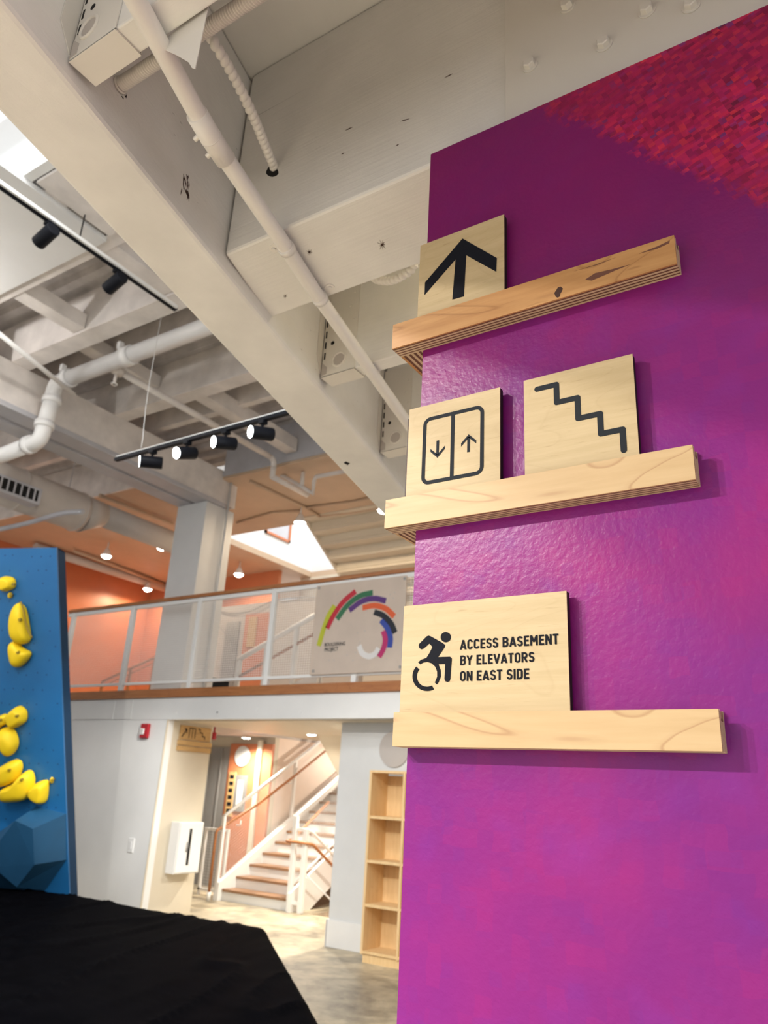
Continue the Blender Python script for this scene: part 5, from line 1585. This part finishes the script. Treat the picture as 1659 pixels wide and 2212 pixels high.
hold('tall split crescent yellow hold', [z7(*p) for p in ((122, 411), (145, 430), (165, 440), (180, 510), (190, 580), (200, 635), (180, 655), (150, 665), (120, 655), (95, 630), (83, 580), (84, 520), (95, 455))], 0.16, z7(118, 522), ridge=[z7(*p) for p in ((122, 415), (140, 460), (150, 520), (165, 580), (190, 630))])
hold('heart-shaped yellow hold under the crescent', [z7(*p) for p in ((90, 645), (118, 650), (140, 680), (165, 698), (190, 705), (200, 722), (185, 752), (150, 790), (125, 803), (95, 795), (82, 750), (72, 690), (76, 660))], 0.14, z7(107, 718))
hold('star-topped blocky yellow hold above the drooping one', [z7(*p) for p in ((60, 1075), (95, 1045), (130, 1025), (145, 1040), (172, 1055), (173, 1100), (168, 1130), (130, 1150), (105, 1170), (75, 1150), (62, 1110))], 0.15, z7(100, 1098), sub=1)
hold('long low yellow hold entering behind the star-topped one', [z7(*p) for p in ((-60, 1130), (0, 1095), (30, 1080), (60, 1080), (62, 1110), (60, 1140), (20, 1150), (0, 1185), (-50, 1180))], 0.10, z7(5, 1120))
hold('drooping cone-shaped yellow hold', [z7(*p) for p in ((10, 1180), (30, 1158), (65, 1152), (95, 1165), (115, 1200), (126, 1240), (118, 1280), (92, 1318), (75, 1315), (45, 1280), (25, 1230))], 0.18, None, (0.0, -0.03))
hold('broad rounded yellow hold above the fat sausage-shaped one', [z7(*p) for p in ((-60, 1440), (0, 1405), (60, 1365), (110, 1346), (140, 1355), (150, 1390), (135, 1450), (110, 1480), (60, 1500), (0, 1515), (-50, 1500))], 0.16, z7(55, 1420))
hold('fat sausage-shaped yellow hold with a blunt end', [z7(*p) for p in ((25, 1560), (32, 1520), (60, 1508), (110, 1490), (150, 1440), (180, 1408), (210, 1415), (225, 1460), (215, 1530), (190, 1585), (120, 1592), (45, 1598))], 0.20, z7(128, 1478))
hold('wedge-shaped yellow hold beside the tiny chip', [z7(*p) for p in ((190, 1540), (200, 1510), (240, 1480), (300, 1463), (302, 1500), (295, 1580), (282, 1618), (250, 1605), (205, 1575))], 0.15, None, sub=1)
hold('tiny yellow chip at the corner of the wedge hold', [z7(314 + 12 * math.cos(t), 1478 + 20 * math.sin(t)) for t in np.linspace(0, 2 * math.pi, 8, endpoint=False)], 0.035, z7(314, 1478))
# big blue volume low on the wall
vol = MB()
def z7w(x, y, h): return wp(*z7(x, y), h)
b0 = [z7w(215, 1638, 0.0), z7w(395, 1680, 0.0), z7w(398, 1955, 0.0), z7w(270, 2140, 0.0), z7w(-60, 2140, 0.0), z7w(-60, 1830, 0.0)]
t0 = [z7w(195, 1770, 0.34), z7w(205, 1985, 0.34), z7w(100, 2120, 0.30), z7w(-40, 2000, 0.30), z7w(0, 1840, 0.32), z7w(90, 1722, 0.34)]
vol.add(b0 + t0, [(0, 1, 6, 11), (1, 2, 7, 6), (2, 3, 8, 7), (3, 4, 9, 8), (4, 5, 10, 9), (5, 0, 11, 10), (6, 7, 8, 9, 10, 11), (5, 4, 3, 2, 1, 0)])
vo = vol.build('climbing_volume', 'blue_volume', origin=tuple(sum(b0) / 6))
bm = bmesh.new(); bm.from_mesh(vo.data); bmesh.ops.recalc_face_normals(bm, faces=bm.faces); bm.to_mesh(vo.data); bm.free()
tag(vo, 'large faceted dark blue volume at the foot of the climbing wall', 'volume')

# ================================================================== CRASH PAD
MZ = 0.35
A, Bm = np.array([-13.2, 6.37]), np.array([-5.31, 6.37])
Dv = (np.array([-2.98, 4.17]) - Bm); Cc = Bm + Dv * 2.05
Dd = np.array([-13.2, Cc[1]])
f0, f1 = onz(60, 2120, MZ)[:2], onz(420, 2010, MZ)[:2]
fd = (f1 - f0) / np.linalg.norm(f1 - f0); fnm = np.array([-fd[1], fd[0]])
def wrinkle(p):
    a_ = p @ fd; b_ = p @ fnm
    w1 = mnoise.noise(Vector((a_ * 0.35, b_ * 2.3, 1.7)))
    w2 = mnoise.noise(Vector((a_ * 0.6 + 4, b_ * 5.2, 5.1)))
    w3 = mnoise.noise(Vector((p[0] * 0.8, p[1] * 0.8, 9.0)))
    r1 = max(0.0, 1 - abs(w1) * 7); r2 = max(0.0, 1 - abs(w2) * 6)
    return 0.024 * r1 ** 1.6 + 0.006 * r2 ** 1.5 + 0.016 * w3
NU, NVv = 200, 150
m = MB(); vs = []; fs = []
for j in range(NVv + 1):
    t = j / NVv
    L0 = A * (1 - t) + Dd * t; R0 = Bm * (1 - t) + Cc * t
    for i in range(NU + 1):
        s_ = i / NU
        p = L0 * (1 - s_) + R0 * s_
        de = min((1 - s_) * np.linalg.norm(R0 - L0) * 0.68, t * (6.37 - Cc[1]))
        edge = 1 - math.exp(-max(0, de) / 0.05)
        vs.append((p[0], p[1], MZ - 0.05 * (1 - edge) + wrinkle(p) * (0.35 + 0.65 * edge)))
W = NU + 1
for j in range(NVv):
    for i in range(NU):
        fs.append((j * W + i, (j + 1) * W + i, (j + 1) * W + i + 1, j * W + i + 1))
# skirt to the floor on all four sides
loop = [i for i in range(W)] + [(j * W + NU) for j in range(1, NVv + 1)] + [NVv * W + i for i in range(NU - 1, -1, -1)] + [j * W for j in range(NVv - 1, 0, -1)]
b0 = len(vs)
for q in loop:
    vs.append((vs[q][0], vs[q][1], 0.0))
nl = len(loop)
for i in range(nl):
    fs.append((loop[i], loop[(i + 1) % nl], b0 + (i + 1) % nl, b0 + i))
m.add(vs, fs, True)
tag(m.build('crash_pad', 'black_cloth'), 'thick floor pad under a wrinkled black cover before the blue wall', 'crash pad')
